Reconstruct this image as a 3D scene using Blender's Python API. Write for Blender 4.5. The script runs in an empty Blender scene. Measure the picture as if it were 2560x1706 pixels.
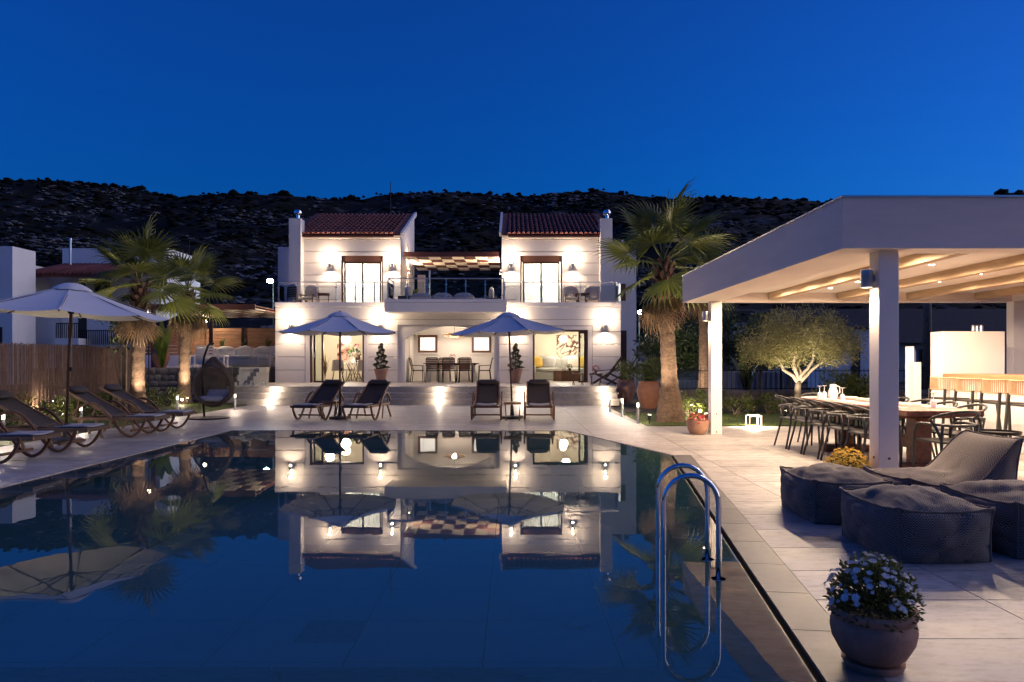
import bpy, bmesh, math, random
from math import sin, cos, pi, radians, sqrt, atan2
from mathutils import Vector, Matrix, Euler, noise
random.seed(7)
scene = bpy.context.scene
COL = scene.collection

# ------------------------------------------------------------------ camera
CAMH, FPX, HOR = 1.35, 1800.0, 903.0          # eye height (m), focal length and horizon row on a 2560-wide frame
cam_d = bpy.data.cameras.new('camera'); cam = bpy.data.objects.new('camera', cam_d); COL.objects.link(cam)
cam.location = (0, 0, CAMH); cam.rotation_euler = (radians(90), 0, 0)
cam_d.sensor_width = 36; cam_d.lens = 36*FPX/2560; cam_d.shift_y = (HOR-853)/2560
cam_d.clip_end = 3000; cam_d.clip_start = 0.05
scene.camera = cam

# ------------------------------------------------------------------ sky, sun, exposure
SUN_EL, SUN_AZ = radians(0.6), radians(76)      # last light, far right
world = bpy.data.worlds.new('World'); scene.world = world; world.use_nodes = True
wn, wl = world.node_tree.nodes, world.node_tree.links
bg = wn['Background']
sky = wn.new('ShaderNodeTexSky'); sky.sky_type = 'NISHITA'; sky.sun_disc = False
sky.sun_elevation = SUN_EL; sky.sun_rotation = SUN_AZ
sky.air_density = 1.0; sky.dust_density = 1.0; sky.ozone_density = 6.8
wl.new(sky.outputs[0], bg.inputs[0])
bg.inputs[1].default_value = 0.15
sun_d = bpy.data.lights.new('sun', 'SUN'); sun_d.energy = 0.40; sun_d.angle = radians(98); sun_d.color = (1, .86, .80)   # soft afterglow, no disc
sun = bpy.data.objects.new('sun', sun_d); COL.objects.link(sun)
sun.rotation_euler = Euler((radians(87), 0, radians(180)-SUN_AZ))   # shines along -(direction of the sky's sun)
vs = scene.view_settings
scene.display_settings.display_device = 'sRGB'
vs.view_transform = 'Standard'; vs.look = 'None'; vs.gamma = 1; vs.exposure = 2.25; vs.use_curve_mapping = False
cy = scene.cycles
cy.use_denoising = True; cy.max_bounces = 7; cy.diffuse_bounces = 3; cy.glossy_bounces = 3
cy.transmission_bounces = 6; cy.transparent_max_bounces = 12; cy.sample_clamp_indirect = 4.0
cy.caustics_reflective = False; cy.caustics_refractive = False; cy.blur_glossy = 0.5

# ------------------------------------------------------------------ placing helpers (metres; pixel rows/columns of a 2560-wide frame were only used to measure)
def PX(px, Y): return (px-1280)*Y/FPX
def PZ(py, Y): return CAMH+(HOR-py)*Y/FPX
def GY(py, z=0.0): return (CAMH-z)*FPX/(py-HOR)
R = random.Random(11)

# ------------------------------------------------------------------ mesh builder
class MB:
    def __init__(s): s.v = []; s.f = []; s.M = None
    def add(s, vs, fs):
        o = len(s.v)
        s.v += [tuple(s.M @ Vector(p)) if s.M is not None else tuple(p) for p in vs]
        s.f += [tuple(i+o for i in f) for f in fs]
        return s
    def box(s, x0, x1, y0, y1, z0, z1):
        return s.add([(x0,y0,z0),(x1,y0,z0),(x1,y1,z0),(x0,y1,z0),(x0,y0,z1),(x1,y0,z1),(x1,y1,z1),(x0,y1,z1)],
                     [(0,3,2,1),(4,5,6,7),(0,1,5,4),(1,2,6,5),(2,3,7,6),(3,0,4,7)])
    def cbox(s, c, d): return s.box(c[0]-d[0]/2, c[0]+d[0]/2, c[1]-d[1]/2, c[1]+d[1]/2, c[2]-d[2]/2, c[2]+d[2]/2)
    def prism(s, pts, a, b, axis=2):
        # polygon pts (u,v) extruded along axis from a to b (axis 2: x,y ; axis 1: x,z ; axis 0: y,z)
        def P(u, v, w): return (u,v,w) if axis == 2 else ((u,w,v) if axis == 1 else (w,u,v))
        n = len(pts)
        return s.add([P(u,v,a) for u,v in pts]+[P(u,v,b) for u,v in pts],
                     [tuple(range(n))[::-1], tuple(range(n,2*n))]+[(i,(i+1)%n,n+(i+1)%n,n+i) for i in range(n)])
    def tube(s, path, r, n=8, cap=True, closed=False):
        path = [Vector(p) for p in path]; m = len(path)
        rr = r if isinstance(r, (list, tuple)) else [r]*m
        vs = []; up = None
        for i, p in enumerate(path):
            if closed: t = path[(i+1)%m]-path[i-1]
            else: t = path[min(i+1,m-1)]-path[max(i-1,0)]
            t.normalize()
            if up is None:
                up = t.orthogonal().normalized()
            else:
                up = up-t*up.dot(t)
                up = up.normalized() if up.length > 1e-6 else t.orthogonal().normalized()
            b = t.cross(up)
            for k in range(n):
                a = 2*pi*k/n
                vs.append(p+(up*cos(a)+b*sin(a))*rr[i])
        fs = []
        for i in range(m if closed else m-1):
            j = (i+1) % m
            for k in range(n):
                fs.append((i*n+k, i*n+(k+1)%n, j*n+(k+1)%n, j*n+k))
        if cap and not closed: fs += [tuple(range(n))[::-1], tuple(range((m-1)*n, m*n))]
        return s.add(vs, fs)
    def bar(s, a, b, w, h):
        # straight bar of w (side) x h (up)
        a = Vector(a); b = Vector(b); t = (b-a).normalized()
        up = Vector((0,0,1)) if abs(t.z) < .95 else Vector((0,1,0))
        sd = t.cross(up).normalized(); u = sd.cross(t)
        vs = [p+sd*i*w/2+u*j*h/2 for p in (a,b) for i,j in ((-1,-1),(1,-1),(1,1),(-1,1))]
        return s.add(vs, [(0,1,2,3),(7,6,5,4),(0,4,5,1),(1,5,6,2),(2,6,7,3),(3,7,4,0)])
    def lathe(s, prof, n=24, c=(0,0,0), cap0=True, cap1=True):
        vs = []
        for r, z in prof:
            for k in range(n):
                a = 2*pi*k/n; vs.append((c[0]+r*cos(a), c[1]+r*sin(a), c[2]+z))
        fs = []
        for i in range(len(prof)-1):
            for k in range(n): fs.append((i*n+k, i*n+(k+1)%n, (i+1)*n+(k+1)%n, (i+1)*n+k))
        if cap0: fs.append(tuple(range(n))[::-1])
        if cap1: fs.append(tuple(range((len(prof)-1)*n, len(prof)*n)))
        return s.add(vs, fs)
    def ball(s, c, r, n=12, sq=(1,1,1)):
        prof = [(max(r*sin(pi*i/n),1e-4), -r*cos(pi*i/n)) for i in range(n+1)]
        o = len(s.v); s.lathe(prof, n*2 if n < 10 else 20, (0,0,0), False, False)
        M = s.M
        for i in range(o, len(s.v)):
            p = s.v[i] if M is None else tuple(M.inverted() @ Vector(s.v[i]))
            q = (p[0]*sq[0]+c[0], p[1]*sq[1]+c[1], p[2]*sq[2]+c[2])
            s.v[i] = q if M is None else tuple(M @ Vector(q))
        return s
    def grid(s, fn, nu, nv):
        vs = [fn(i/nu, j/nv) for j in range(nv+1) for i in range(nu+1)]
        return s.add(vs, [(j*(nu+1)+i, j*(nu+1)+i+1, (j+1)*(nu+1)+i+1, (j+1)*(nu+1)+i) for j in range(nv) for i in range(nu)])
    def leaf(s, p, d, nrm, L, W):
        d = Vector(d).normalized(); n = Vector(nrm); sd = d.cross(n)
        sd = sd.normalized() if sd.length > 1e-5 else d.orthogonal().normalized()
        p = Vector(p); m = p+d*L*.45
        return s.add([p, m+sd*W/2, p+d*L, m-sd*W/2], [(0,1,2,3)])
    def mesh(s, name, smooth=False):
        me = bpy.data.meshes.new(name); me.from_pydata(s.v, [], s.f)
        if smooth: me.polygons.foreach_set('use_smooth', [True]*len(me.polygons))
        return me
    def build(s, name, mat, parent=None, smooth=False, bevel=0, solid=0, subd=0, auto=None, label=None, kind=None, loc=None, world=True):
        me = s.mesh(name, smooth or auto is not None)
        return link(name, me, mat, parent, bevel, solid, subd, auto, label, kind, loc, world)

def link(name, me, mat, parent=None, bevel=0, solid=0, subd=0, auto=None, label=None, kind=None, loc=None, world=True):
    o = bpy.data.objects.new(name, me); COL.objects.link(o)
    if mat is not None and not me.materials: me.materials.append(MAT[mat] if isinstance(mat, str) else mat)
    if parent is not None:
        o.parent = parent
        if world and parent.get('_w'): o.matrix_parent_inverse = Matrix.Translation(-Vector(parent['_w']))
    if loc: o.location = loc
    if auto is not None:
        me.set_sharp_from_angle(angle=radians(auto))
    if solid: m = o.modifiers.new('s', 'SOLIDIFY'); m.thickness = solid; m.offset = 0
    if bevel: m = o.modifiers.new('b', 'BEVEL'); m.width = bevel; m.segments = 2; m.limit_method = 'ANGLE'
    if subd: m = o.modifiers.new('d', 'SUBSURF'); m.levels = subd; m.render_levels = subd
    if label: o['label'] = label
    if kind: o['kind'] = kind
    return o

def tag(o, label, cat, group=None, kind=None):
    if label: o['label'] = label
    if cat: o['category'] = cat
    if group: o['group'] = group
    if kind: o['kind'] = kind
    return o
def thing(name, label, cat, loc=(0,0,0), rz=0, group=None, world=False):
    """an Empty at the thing's base that parents its parts; world=True: the parts are given in world coordinates"""
    o = bpy.data.objects.new(name, None); COL.objects.link(o); o.empty_display_size = .1
    o.location = loc; o.rotation_euler = (0,0,rz)
    if world: o['_w'] = tuple(loc)
    return tag(o, label, cat, group)
def kids(o): return [c for c in bpy.data.objects if c.parent == o]
def copy_tree(o, parent=None):
    c = o.copy(); COL.objects.link(c); c.parent = parent
    for ch in kids(o): copy_tree(ch, c)
    return c
def dup(o, label, loc, rz=0, scale=None):
    c = copy_tree(o); c.location = loc; c.rotation_euler = (0,0,rz); c['label'] = label
    if scale: c.scale = scale if isinstance(scale, tuple) else (scale,)*3
    return c
def inst(me, name, parent, loc=(0,0,0), rot=(0,0,0), scale=None, mat=None):
    o = bpy.data.objects.new(name, me); COL.objects.link(o); o.parent = parent
    o.location = loc; o.rotation_euler = rot
    if scale: o.scale = scale if isinstance(scale, tuple) else (scale,)*3
    return o
LG = 5.0      # all lamps are tuned together
WARM = (1.0, .74, .51); WARM2 = (1.0, .80, .60)
def point(parent, loc, watt, col=WARM, r=.03):
    d = bpy.data.lights.new('bulb_light', 'POINT'); d.energy = watt*LG; d.color = col; d.shadow_soft_size = r
    o = bpy.data.objects.new('bulb_light', d); COL.objects.link(o); o.parent = parent; o.location = loc
    if parent is not None and parent.get('_w'): o.matrix_parent_inverse = Matrix.Translation(-Vector(parent['_w']))
    return o
def spot(parent, loc, watt, direction, angle=100, blend=.6, col=WARM, r=.03):
    d = bpy.data.lights.new('bulb_light', 'SPOT'); d.energy = watt*LG; d.color = col; d.shadow_soft_size = r
    d.spot_size = radians(angle); d.spot_blend = blend
    o = bpy.data.objects.new('bulb_light', d); COL.objects.link(o); o.parent = parent; o.location = loc
    o.rotation_euler = Vector(direction).to_track_quat('-Z', 'Y').to_euler()
    if parent is not None and parent.get('_w'): o.matrix_parent_inverse = Matrix.Translation(-Vector(parent['_w']))
    return o

# ------------------------------------------------------------------ materials
MAT = {}
def mat(name, col, rough=.6, metal=0, var=.0, vscale=3.0, bump=0, bscale=20.0, spec=.5, col2=None, obj=False, rnd=0, stretch=None, sheen=0, alpha=None, trans=0):
    """a Principled surface: noise between col and col2 (wear, grain), fine relief and a per-object shade"""
    m = bpy.data.materials.new(name); m.use_nodes = True; MAT[name] = m
    n, l = m.node_tree.nodes, m.node_tree.links
    b = n['Principled BSDF']; b.inputs['Roughness'].default_value = rough; b.inputs['Metallic'].default_value = metal
    b.inputs['Specular IOR Level'].default_value = spec
    if sheen: b.inputs['Sheen Weight'].default_value = sheen
    if trans: b.inputs['Transmission Weight'].default_value = trans
    c4 = (*col, 1); b.inputs['Base Color'].default_value = c4
    co = None
    if var or col2 or bump:
        g = n.new('ShaderNodeTexCoord' if obj else 'ShaderNodeNewGeometry')
        co = g.outputs['Object' if obj else 'Position']
        if stretch:
            mp = n.new('ShaderNodeMapping'); mp.inputs['Scale'].default_value = stretch; l.new(co, mp.inputs[0]); co = mp.outputs[0]
    out = None
    if var or col2:
        t = n.new('ShaderNodeTexNoise'); t.inputs['Scale'].default_value = vscale; t.inputs['Detail'].default_value = 6; t.inputs['Roughness'].default_value = .65
        l.new(co, t.inputs['Vector'])
        rp = n.new('ShaderNodeValToRGB'); l.new(t.outputs[0], rp.inputs[0])
        rp.color_ramp.elements[0].position = .35; rp.color_ramp.elements[1].position = .68
        c2 = col2 if col2 else tuple(c*(1-var) for c in col)
        rp.color_ramp.elements[0].color = (*c2, 1); rp.color_ramp.elements[1].color = c4
        out = rp.outputs[0]
    if rnd:
        oi = n.new('ShaderNodeObjectInfo'); hs = n.new('ShaderNodeHueSaturation')
        mr = n.new('ShaderNodeMapRange'); mr.inputs[3].default_value = 1-rnd; mr.inputs[4].default_value = 1+rnd
        l.new(oi.outputs['Random'], mr.inputs[0]); l.new(mr.outputs[0], hs.inputs['Value'])
        if out: l.new(out, hs.inputs['Color'])
        else: hs.inputs['Color'].default_value = c4
        out = hs.outputs[0]
    if out: l.new(out, b.inputs['Base Color'])
    if bump:
        t2 = n.new('ShaderNodeTexNoise'); t2.inputs['Scale'].default_value = bscale; t2.inputs['Detail'].default_value = 5
        l.new(co, t2.inputs['Vector'])
        bm = n.new('ShaderNodeBump'); bm.inputs['Strength'].default_value = bump; bm.inputs['Distance'].default_value = .02
        l.new(t2.outputs[0], bm.inputs['Height']); l.new(bm.outputs[0], b.inputs['Normal'])
    return m
def glow(name, col, strength):
    m = bpy.data.materials.new(name); m.use_nodes = True; MAT[name] = m
    b = m.node_tree.nodes['Principled BSDF']; b.inputs['Base Color'].default_value = (.8,.8,.8,1)
    b.inputs['Emission Color'].default_value = (*col,1); b.inputs['Emission Strength'].default_value = strength
    return m
def foliage(name, c1, c2, rough=.45, tl=.35, vscale=1.5):
    m = bpy.data.materials.new(name); m.use_nodes = True; MAT[name] = m
    n, l = m.node_tree.nodes, m.node_tree.links
    b = n['Principled BSDF']; b.inputs['Roughness'].default_value = rough
    g = n.new('ShaderNodeNewGeometry')
    t = n.new('ShaderNodeTexNoise'); t.inputs['Scale'].default_value = vscale; l.new(g.outputs['Position'], t.inputs[0])
    a = n.new('ShaderNodeMath'); a.operation = 'MULTIPLY_ADD'; a.inputs[1].default_value = .6; l.new(g.outputs['Random Per Island'], a.inputs[0]); 
    s = n.new('ShaderNodeMath'); s.operation = 'MULTIPLY_ADD'; s.inputs[1].default_value = .9; s.inputs[2].default_value = -.25; l.new(t.outputs[0], s.inputs[0]); l.new(s.outputs[0], a.inputs[2])
    rp = n.new('ShaderNodeValToRGB'); rp.color_ramp.elements[0].color = (*c1,1); rp.color_ramp.elements[1].color = (*c2,1); l.new(a.outputs[0], rp.inputs[0])
    l.new(rp.outputs[0], b.inputs['Base Color'])
    tr = n.new('ShaderNodeBsdfTranslucent'); l.new(rp.outputs[0], tr.inputs[0])
    mx = n.new('ShaderNodeMixShader'); mx.inputs[0].default_value = tl
    l.new(b.outputs[0], mx.inputs[1]); l.new(tr.outputs[0], mx.inputs[2]); l.new(mx.outputs[0], n['Material Output'].inputs[0])
    return m

mat('stucco', (.80,.77,.745), .85, var=.06, vscale=1.2, bump=.12, bscale=60)
mat('stucco_trim', (.80,.77,.75), .8, var=.05, vscale=2, bump=.06, bscale=60)
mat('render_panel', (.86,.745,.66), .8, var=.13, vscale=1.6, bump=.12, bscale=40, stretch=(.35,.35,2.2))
mat('plaster_in', (.78,.70,.56), .9, var=.04, vscale=1)
mat('groove', (.42,.39,.37), .9)
mat('roof_tile', (.25,.072,.056), .8, var=.5, vscale=5, bump=.3, bscale=40, rnd=.18)
mat('roof_dark', (.17,.058,.045), .85, var=.3, vscale=4)
mat('maroon', (.11,.032,.024), .55, var=.25, vscale=8, stretch=(1,6,6))
mat('cream_panel', (.82,.74,.58), .7, var=.08, vscale=6, rnd=.06)
mat('door_wood', (.17,.075,.045), .45, var=.3, vscale=6, stretch=(8,8,.8))
mat('dark_wood', (.085,.035,.022), .4, var=.3, vscale=7, stretch=(1,1,1), obj=True, bump=.05, bscale=30)
mat('teak', (.20,.095,.045), .45, var=.35, vscale=6, obj=True, bump=.06, bscale=40)
mat('teak_light', (.34,.19,.09), .5, var=.3, vscale=6, obj=True, bump=.06, bscale=40)
mat('table_wood', (.27,.10,.055), .4, var=.45, vscale=3, stretch=(6,.7,6), bump=.1, bscale=14)
mat('beam_wood', (.54,.38,.23), .6, var=.3, vscale=3, stretch=(6,.5,6), bump=.08, bscale=16)
mat('bar_wood', (.50,.25,.12), .4, var=.25, vscale=3, stretch=(6,.6,6))
mat('fence_wood', (.30,.15,.07), .7, var=.4, vscale=3, stretch=(.7,6,6), bump=.15, bscale=20, rnd=.15)
mat('steel', (.62,.64,.68), .3, 1)
mat('chrome', (.85,.87,.9), .06, 1)
mat('dark_metal', (.02,.018,.018), .45, .6)
mat('black_plastic', (.028,.026,.024), .42)
mat('anthracite', (.045,.042,.04), .5)
mat('sling', (.062,.048,.042), .7, var=.25, vscale=60, bump=.15, bscale=200, obj=True)
mat('canopy', (.78,.75,.74), .9, var=.06, vscale=2, bump=.08, bscale=80)
mat('pad', (.42,.41,.42), .95, var=.1, vscale=10)
mat('cushion_cream', (.62,.55,.47), .95, var=.08, vscale=14, bump=.1, bscale=60)
mat('cushion_yellow', (.55,.36,.07), .95, var=.12, vscale=14, bump=.1, bscale=80)
mat('cushion_grey', (.45,.43,.40), .95, var=.1, vscale=14, bump=.1, bscale=80)
mat('sofa_grey', (.36,.35,.31), .95, var=.12, vscale=10, bump=.1, bscale=80)
mat('rattan', (.17,.10,.055), .65, var=.5, vscale=40, obj=True, bump=.3, bscale=90)
mat('rope', (.52,.34,.20), .85, var=.25, vscale=60, obj=True)
mat('terracotta', (.36,.155,.085), .75, var=.22, vscale=7, bump=.12, bscale=40, obj=True)
mat('terracotta_pale', (.45,.25,.16), .75, var=.2, vscale=7, bump=.12, bscale=40, obj=True)
mat('pot_brown', (.42,.22,.145), .75, var=.45, vscale=7, bump=.12, bscale=50, obj=True)
mat('soil', (.035,.024,.017), .95, var=.4, vscale=20, bump=.5, bscale=40)
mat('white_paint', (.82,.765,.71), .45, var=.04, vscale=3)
mat('white_plastic', (.7,.68,.62), .4)
mat('glass_thin', (.9,.95,.95), .02)
mat('bark_palm', (.20,.125,.075), .9, var=.6, vscale=14, stretch=(1,1,1.6), bump=.9, bscale=34)
mat('boot', (.17,.085,.05), .85, var=.5, vscale=14, bump=.5, bscale=40)
mat('bark', (.22,.17,.12), .9, var=.5, vscale=10, bump=.6, bscale=30)
mat('bark_pale', (.33,.275,.20), .85, var=.35, vscale=9, bump=.4, bscale=26)
mat('reed', (.35,.215,.14), .8, var=.5, vscale=9, stretch=(1,3,.5), bump=.2, bscale=60)
mat('stone', (.17,.15,.135), .9, var=.45, vscale=6, bump=.7, bscale=14, rnd=.3)
mat('stone_pale', (.34,.33,.31), .9, var=.35, vscale=3, bump=.7, bscale=8, rnd=.2)
mat('iron', (.012,.012,.014), .5, .5)
mat('concrete', (.34,.32,.30), .9, var=.2, vscale=4, bump=.2, bscale=30)
mat('slate', (.035,.036,.04), .8, var=.4, vscale=5)
mat('pool_floor', (.72,.82,.74), .6, vscale=1.3, col2=(.58,.70,.66), rnd=.05)
mat('whitewash', (.90,.88,.85), .9, var=.08, vscale=.8, bump=.1, bscale=20)
mat('sheet_white', (.75,.72,.66), .9)
mat('paper', (.7,.68,.62), .9)
mat('pink', (.75,.20,.20), .8, var=.3, vscale=60, obj=True)
mat('petal_white', (.78,.76,.72), .8, var=.1, vscale=60, obj=True)
mat('petal_yellow', (.88,.60,.08), .8, var=.15, vscale=60, obj=True)
mat('petal_red', (.65,.08,.09), .8, var=.35, vscale=40, obj=True)
mat('dirt', (.05,.035,.022), .95, var=.4, vscale=3, bump=.4, bscale=20)
foliage('leaf_palm', (.05,.08,.015), (.21,.22,.045), .45, .3, 2.0)
foliage('leaf_dead', (.10,.06,.03), (.25,.15,.07), .7, .2, 3)
foliage('leaf_olive', (.09,.095,.03), (.36,.33,.13), .5, .25, 3.0)
foliage('leaf_dark', (.018,.036,.012), (.085,.12,.03), .4, .25, 2.5)
foliage('leaf_shrub', (.03,.055,.012), (.15,.17,.035), .4, .3, 4.0)
foliage('leaf_bright', (.07,.13,.02), (.22,.30,.05), .4, .4, 4.0)
foliage('leaf_topiary', (.02,.035,.008), (.10,.115,.025), .5, .2, 8.0)
foliage('grass', (.045,.075,.010), (.13,.17,.025), .6, .3, 3.0)
glow('bulb_warm', (1,.72,.42), 14.0)
glow('bulb_soft', (1,.80,.55), 1.4)
glow('bulb_cold', (.62,.9,1.0), 40.0)
glow('lit_window', (1,.93,.80), .26)

def add_glass(name, tint=(.9,.95,.96), ior=1.3):
    m = bpy.data.materials.new(name); m.use_nodes = True; MAT[name] = m
    n, l = m.node_tree.nodes, m.node_tree.links; n.remove(n['Principled BSDF'])
    tr = n.new('ShaderNodeBsdfTransparent'); tr.inputs[0].default_value = (*tint,1)
    gl = n.new('ShaderNodeBsdfGlossy'); gl.inputs['Roughness'].default_value = .02
    fr = n.new('ShaderNodeFresnel'); fr.inputs[0].default_value = ior
    mx = n.new('ShaderNodeMixShader'); l.new(fr.outputs[0], mx.inputs[0]); l.new(tr.outputs[0], mx.inputs[1]); l.new(gl.outputs[0], mx.inputs[2])
    l.new(mx.outputs[0], n['Material Output'].inputs[0])
    return m
add_glass('glass'); add_glass('glass_tint', (.84,.88,.90), 1.22)
def translucent(name, col):
    m = bpy.data.materials.new(name); m.use_nodes = True; MAT[name] = m
    n, l = m.node_tree.nodes, m.node_tree.links
    b = n['Principled BSDF']; b.inputs['Base Color'].default_value = (*col,1); b.inputs['Roughness'].default_value = .9
    tr = n.new('ShaderNodeBsdfTranslucent'); tr.inputs[0].default_value = (*col,1)
    mx = n.new('ShaderNodeMixShader'); mx.inputs[0].default_value = .8
    l.new(b.outputs[0], mx.inputs[1]); l.new(tr.outputs[0], mx.inputs[2]); l.new(mx.outputs[0], n['Material Output'].inputs[0])
translucent('curtain', (.92,.90,.85))

def tile_material(name, c1, c2, c3):
    """cloudy travertine-look porcelain: large clouds, dark veins, pits; roughness varies"""
    m = bpy.data.materials.new(name); m.use_nodes = True; MAT[name] = m
    n, l = m.node_tree.nodes, m.node_tree.links; b = n['Principled BSDF']
    g = n.new('ShaderNodeNewGeometry'); oi = n.new('ShaderNodeObjectInfo')
    mp = n.new('ShaderNodeVectorMath'); mp.operation = 'MULTIPLY_ADD'; mp.inputs[1].default_value = (.8,2.2,1)
    l.new(g.outputs['Position'], mp.inputs[0])
    cx = n.new('ShaderNodeCombineXYZ'); mu = n.new('ShaderNodeMath'); mu.operation = 'MULTIPLY'; mu.inputs[1].default_value = 37
    l.new(oi.outputs['Random'], mu.inputs[0]); l.new(mu.outputs[0], cx.inputs[0]); l.new(mu.outputs[0], cx.inputs[1]); l.new(cx.outputs[0], mp.inputs[2])
    t1 = n.new('ShaderNodeTexNoise'); t1.inputs['Scale'].default_value = 1.7; t1.inputs['Detail'].default_value = 8; t1.inputs['Roughness'].default_value = .62; t1.inputs['Distortion'].default_value = .8
    l.new(mp.outputs[0], t1.inputs['Vector'])
    rp = n.new('ShaderNodeValToRGB'); e = rp.color_ramp.elements
    e[0].position = .32; e[0].color = (*c2,1); e[1].position = .6; e[1].color = (*c1,1)
    l.new(t1.outputs[0], rp.inputs[0])
    t2 = n.new('ShaderNodeTexNoise'); t2.inputs['Scale'].default_value = 9; t2.inputs['Detail'].default_value = 7; t2.inputs['Roughness'].default_value = .7
    l.new(mp.outputs[0], t2.inputs['Vector'])
    r2 = n.new('ShaderNodeValToRGB'); r2.color_ramp.elements[0].position = .36; r2.color_ramp.elements[1].position = .53
    r2.color_ramp.elements[0].color = (*c3,1); r2.color_ramp.elements[1].color = (1,1,1,1)
    l.new(t2.outputs[0], r2.inputs[0])
    mx = n.new('ShaderNodeMix'); mx.data_type = 'RGBA'; mx.blend_type = 'MULTIPLY'; mx.inputs[0].default_value = 1
    l.new(rp.outputs[0], mx.inputs[6]); l.new(r2.outputs[0], mx.inputs[7])
    hs = n.new('ShaderNodeHueSaturation'); mr = n.new('ShaderNodeMapRange'); mr.inputs[3].default_value = .89; mr.inputs[4].default_value = 1.10
    l.new(oi.outputs['Random'], mr.inputs[0]); l.new(mr.outputs[0], hs.inputs['Value']); l.new(mx.outputs[2], hs.inputs['Color'])
    l.new(hs.outputs[0], b.inputs['Base Color'])
    rr = n.new('ShaderNodeMapRange'); rr.inputs[3].default_value = .38; rr.inputs[4].default_value = .62; l.new(t1.outputs[0], rr.inputs[0]); l.new(rr.outputs[0], b.inputs['Roughness'])
    bm = n.new('ShaderNodeBump'); bm.inputs['Strength'].default_value = .12; bm.inputs['Distance'].default_value = .01
    l.new(t2.outputs[0], bm.inputs['Height']); l.new(bm.outputs[0], b.inputs['Normal'])
tile_material('tile', (.49,.45,.41), (.30,.275,.25), (.60,.58,.57))
tile_material('tile_dark', (.15,.14,.13), (.10,.095,.09), (.75,.74,.73))
tile_material('tile_step', (.40,.36,.325), (.32,.29,.265), (.78,.77,.76))

def water_material():
    m = bpy.data.materials.new('water'); m.use_nodes = True; MAT['water'] = m
    n, l = m.node_tree.nodes, m.node_tree.links; n.remove(n['Principled BSDF'])
    g = n.new('ShaderNodeNewGeometry')
    t = n.new('ShaderNodeTexNoise'); t.inputs['Scale'].default_value = 1.7; t.inputs['Detail'].default_value = 3; l.new(g.outputs['Position'], t.inputs['Vector'])
    bm = n.new('ShaderNodeBump'); bm.inputs['Strength'].default_value = .022; bm.inputs['Distance'].default_value = .03; l.new(t.outputs[0], bm.inputs['Height'])
    fr = n.new('ShaderNodeFresnel'); fr.inputs[0].default_value = 1.6; l.new(bm.outputs[0], fr.inputs['Normal'])
    tr = n.new('ShaderNodeBsdfTransparent'); tr.inputs[0].default_value = (.92,.96,.96,1)
    gl = n.new('ShaderNodeBsdfGlossy'); gl.inputs['Roughness'].default_value = .004; l.new(bm.outputs[0], gl.inputs['Normal'])
    df = n.new('ShaderNodeBsdfDiffuse'); df.inputs[0].default_value = (.30,.76,.62,1)      # faint turbidity of real pool water
    m0 = n.new('ShaderNodeMixShader'); m0.inputs[0].default_value = .075; l.new(tr.outputs[0], m0.inputs[1]); l.new(df.outputs[0], m0.inputs[2])
    mx = n.new('ShaderNodeMixShader'); l.new(fr.outputs[0], mx.inputs[0]); l.new(m0.outputs[0], mx.inputs[1]); l.new(gl.outputs[0], mx.inputs[2])
    l.new(mx.outputs[0], n['Material Output'].inputs[0])
water_material()

def herringbone():
    m = bpy.data.materials.new('herringbone'); m.use_nodes = True; MAT['herringbone'] = m
    n, l = m.node_tree.nodes, m.node_tree.links; b = n['Principled BSDF']; b.inputs['Roughness'].default_value = .95
    b.inputs['Sheen Weight'].default_value = .15
    uv = n.new('ShaderNodeUVMap'); sp = n.new('ShaderNodeSeparateXYZ'); l.new(uv.outputs[0], sp.inputs[0])
    def M(op, a, bb, c=None):
        k = n.new('ShaderNodeMath'); k.operation = op
        for i, x in enumerate((a, bb, c)):
            if x is None: continue
            if isinstance(x, (int, float)): k.inputs[i].default_value = x
            else: l.new(x, k.inputs[i])
        return k.outputs[0]
    tri = M('PINGPONG', M('MULTIPLY', sp.outputs[0], 1.0), .019)
    v = M('MULTIPLY_ADD', tri, 1.1, sp.outputs[1])
    s = M('SINE', M('MULTIPLY', v, 2*pi/.0165), 0)
    rp = n.new('ShaderNodeValToRGB'); rp.color_ramp.elements[0].position = .35; rp.color_ramp.elements[1].position = .7
    rp.color_ramp.elements[0].color = (.036,.028,.024,1); rp.color_ramp.elements[1].color = (.26,.205,.165,1)
    l.new(M('MULTIPLY_ADD', s, .5, .5), rp.inputs[0]); l.new(rp.outputs[0], b.inputs['Base Color'])
    bm = n.new('ShaderNodeBump'); bm.inputs['Strength'].default_value = .25; bm.inputs['Distance'].default_value = .004
    l.new(s, bm.inputs['Height']); l.new(bm.outputs[0], b.inputs['Normal'])
herringbone()

# ================================================================== SETTING
def clip(poly, p, n):
    out = []
    for i in range(len(poly)):
        a, b = poly[i], poly[(i+1) % len(poly)]
        da = (a[0]-p[0])*n[0]+(a[1]-p[1])*n[1]; db = (b[0]-p[0])*n[0]+(b[1]-p[1])*n[1]
        if da >= 0: out.append(a)
        if da*db < 0:
            t = da/(da-db); out.append((a[0]+(b[0]-a[0])*t, a[1]+(b[1]-a[1])*t))
    return out
def area(p): return abs(sum(p[i][0]*p[(i+1)%len(p)][1]-p[(i+1)%len(p)][0]*p[i][1] for i in range(len(p))))/2
def ccw(p): return p if sum(p[i][0]*p[(i+1)%len(p)][1]-p[(i+1)%len(p)][0]*p[i][1] for i in range(len(p))) > 0 else p[::-1]
def rect(x0, x1, y0, y1): return [((x0,0),(1,0)), ((x1,0),(-1,0)), ((0,y0),(0,1)), ((0,y1),(0,-1))]

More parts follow.
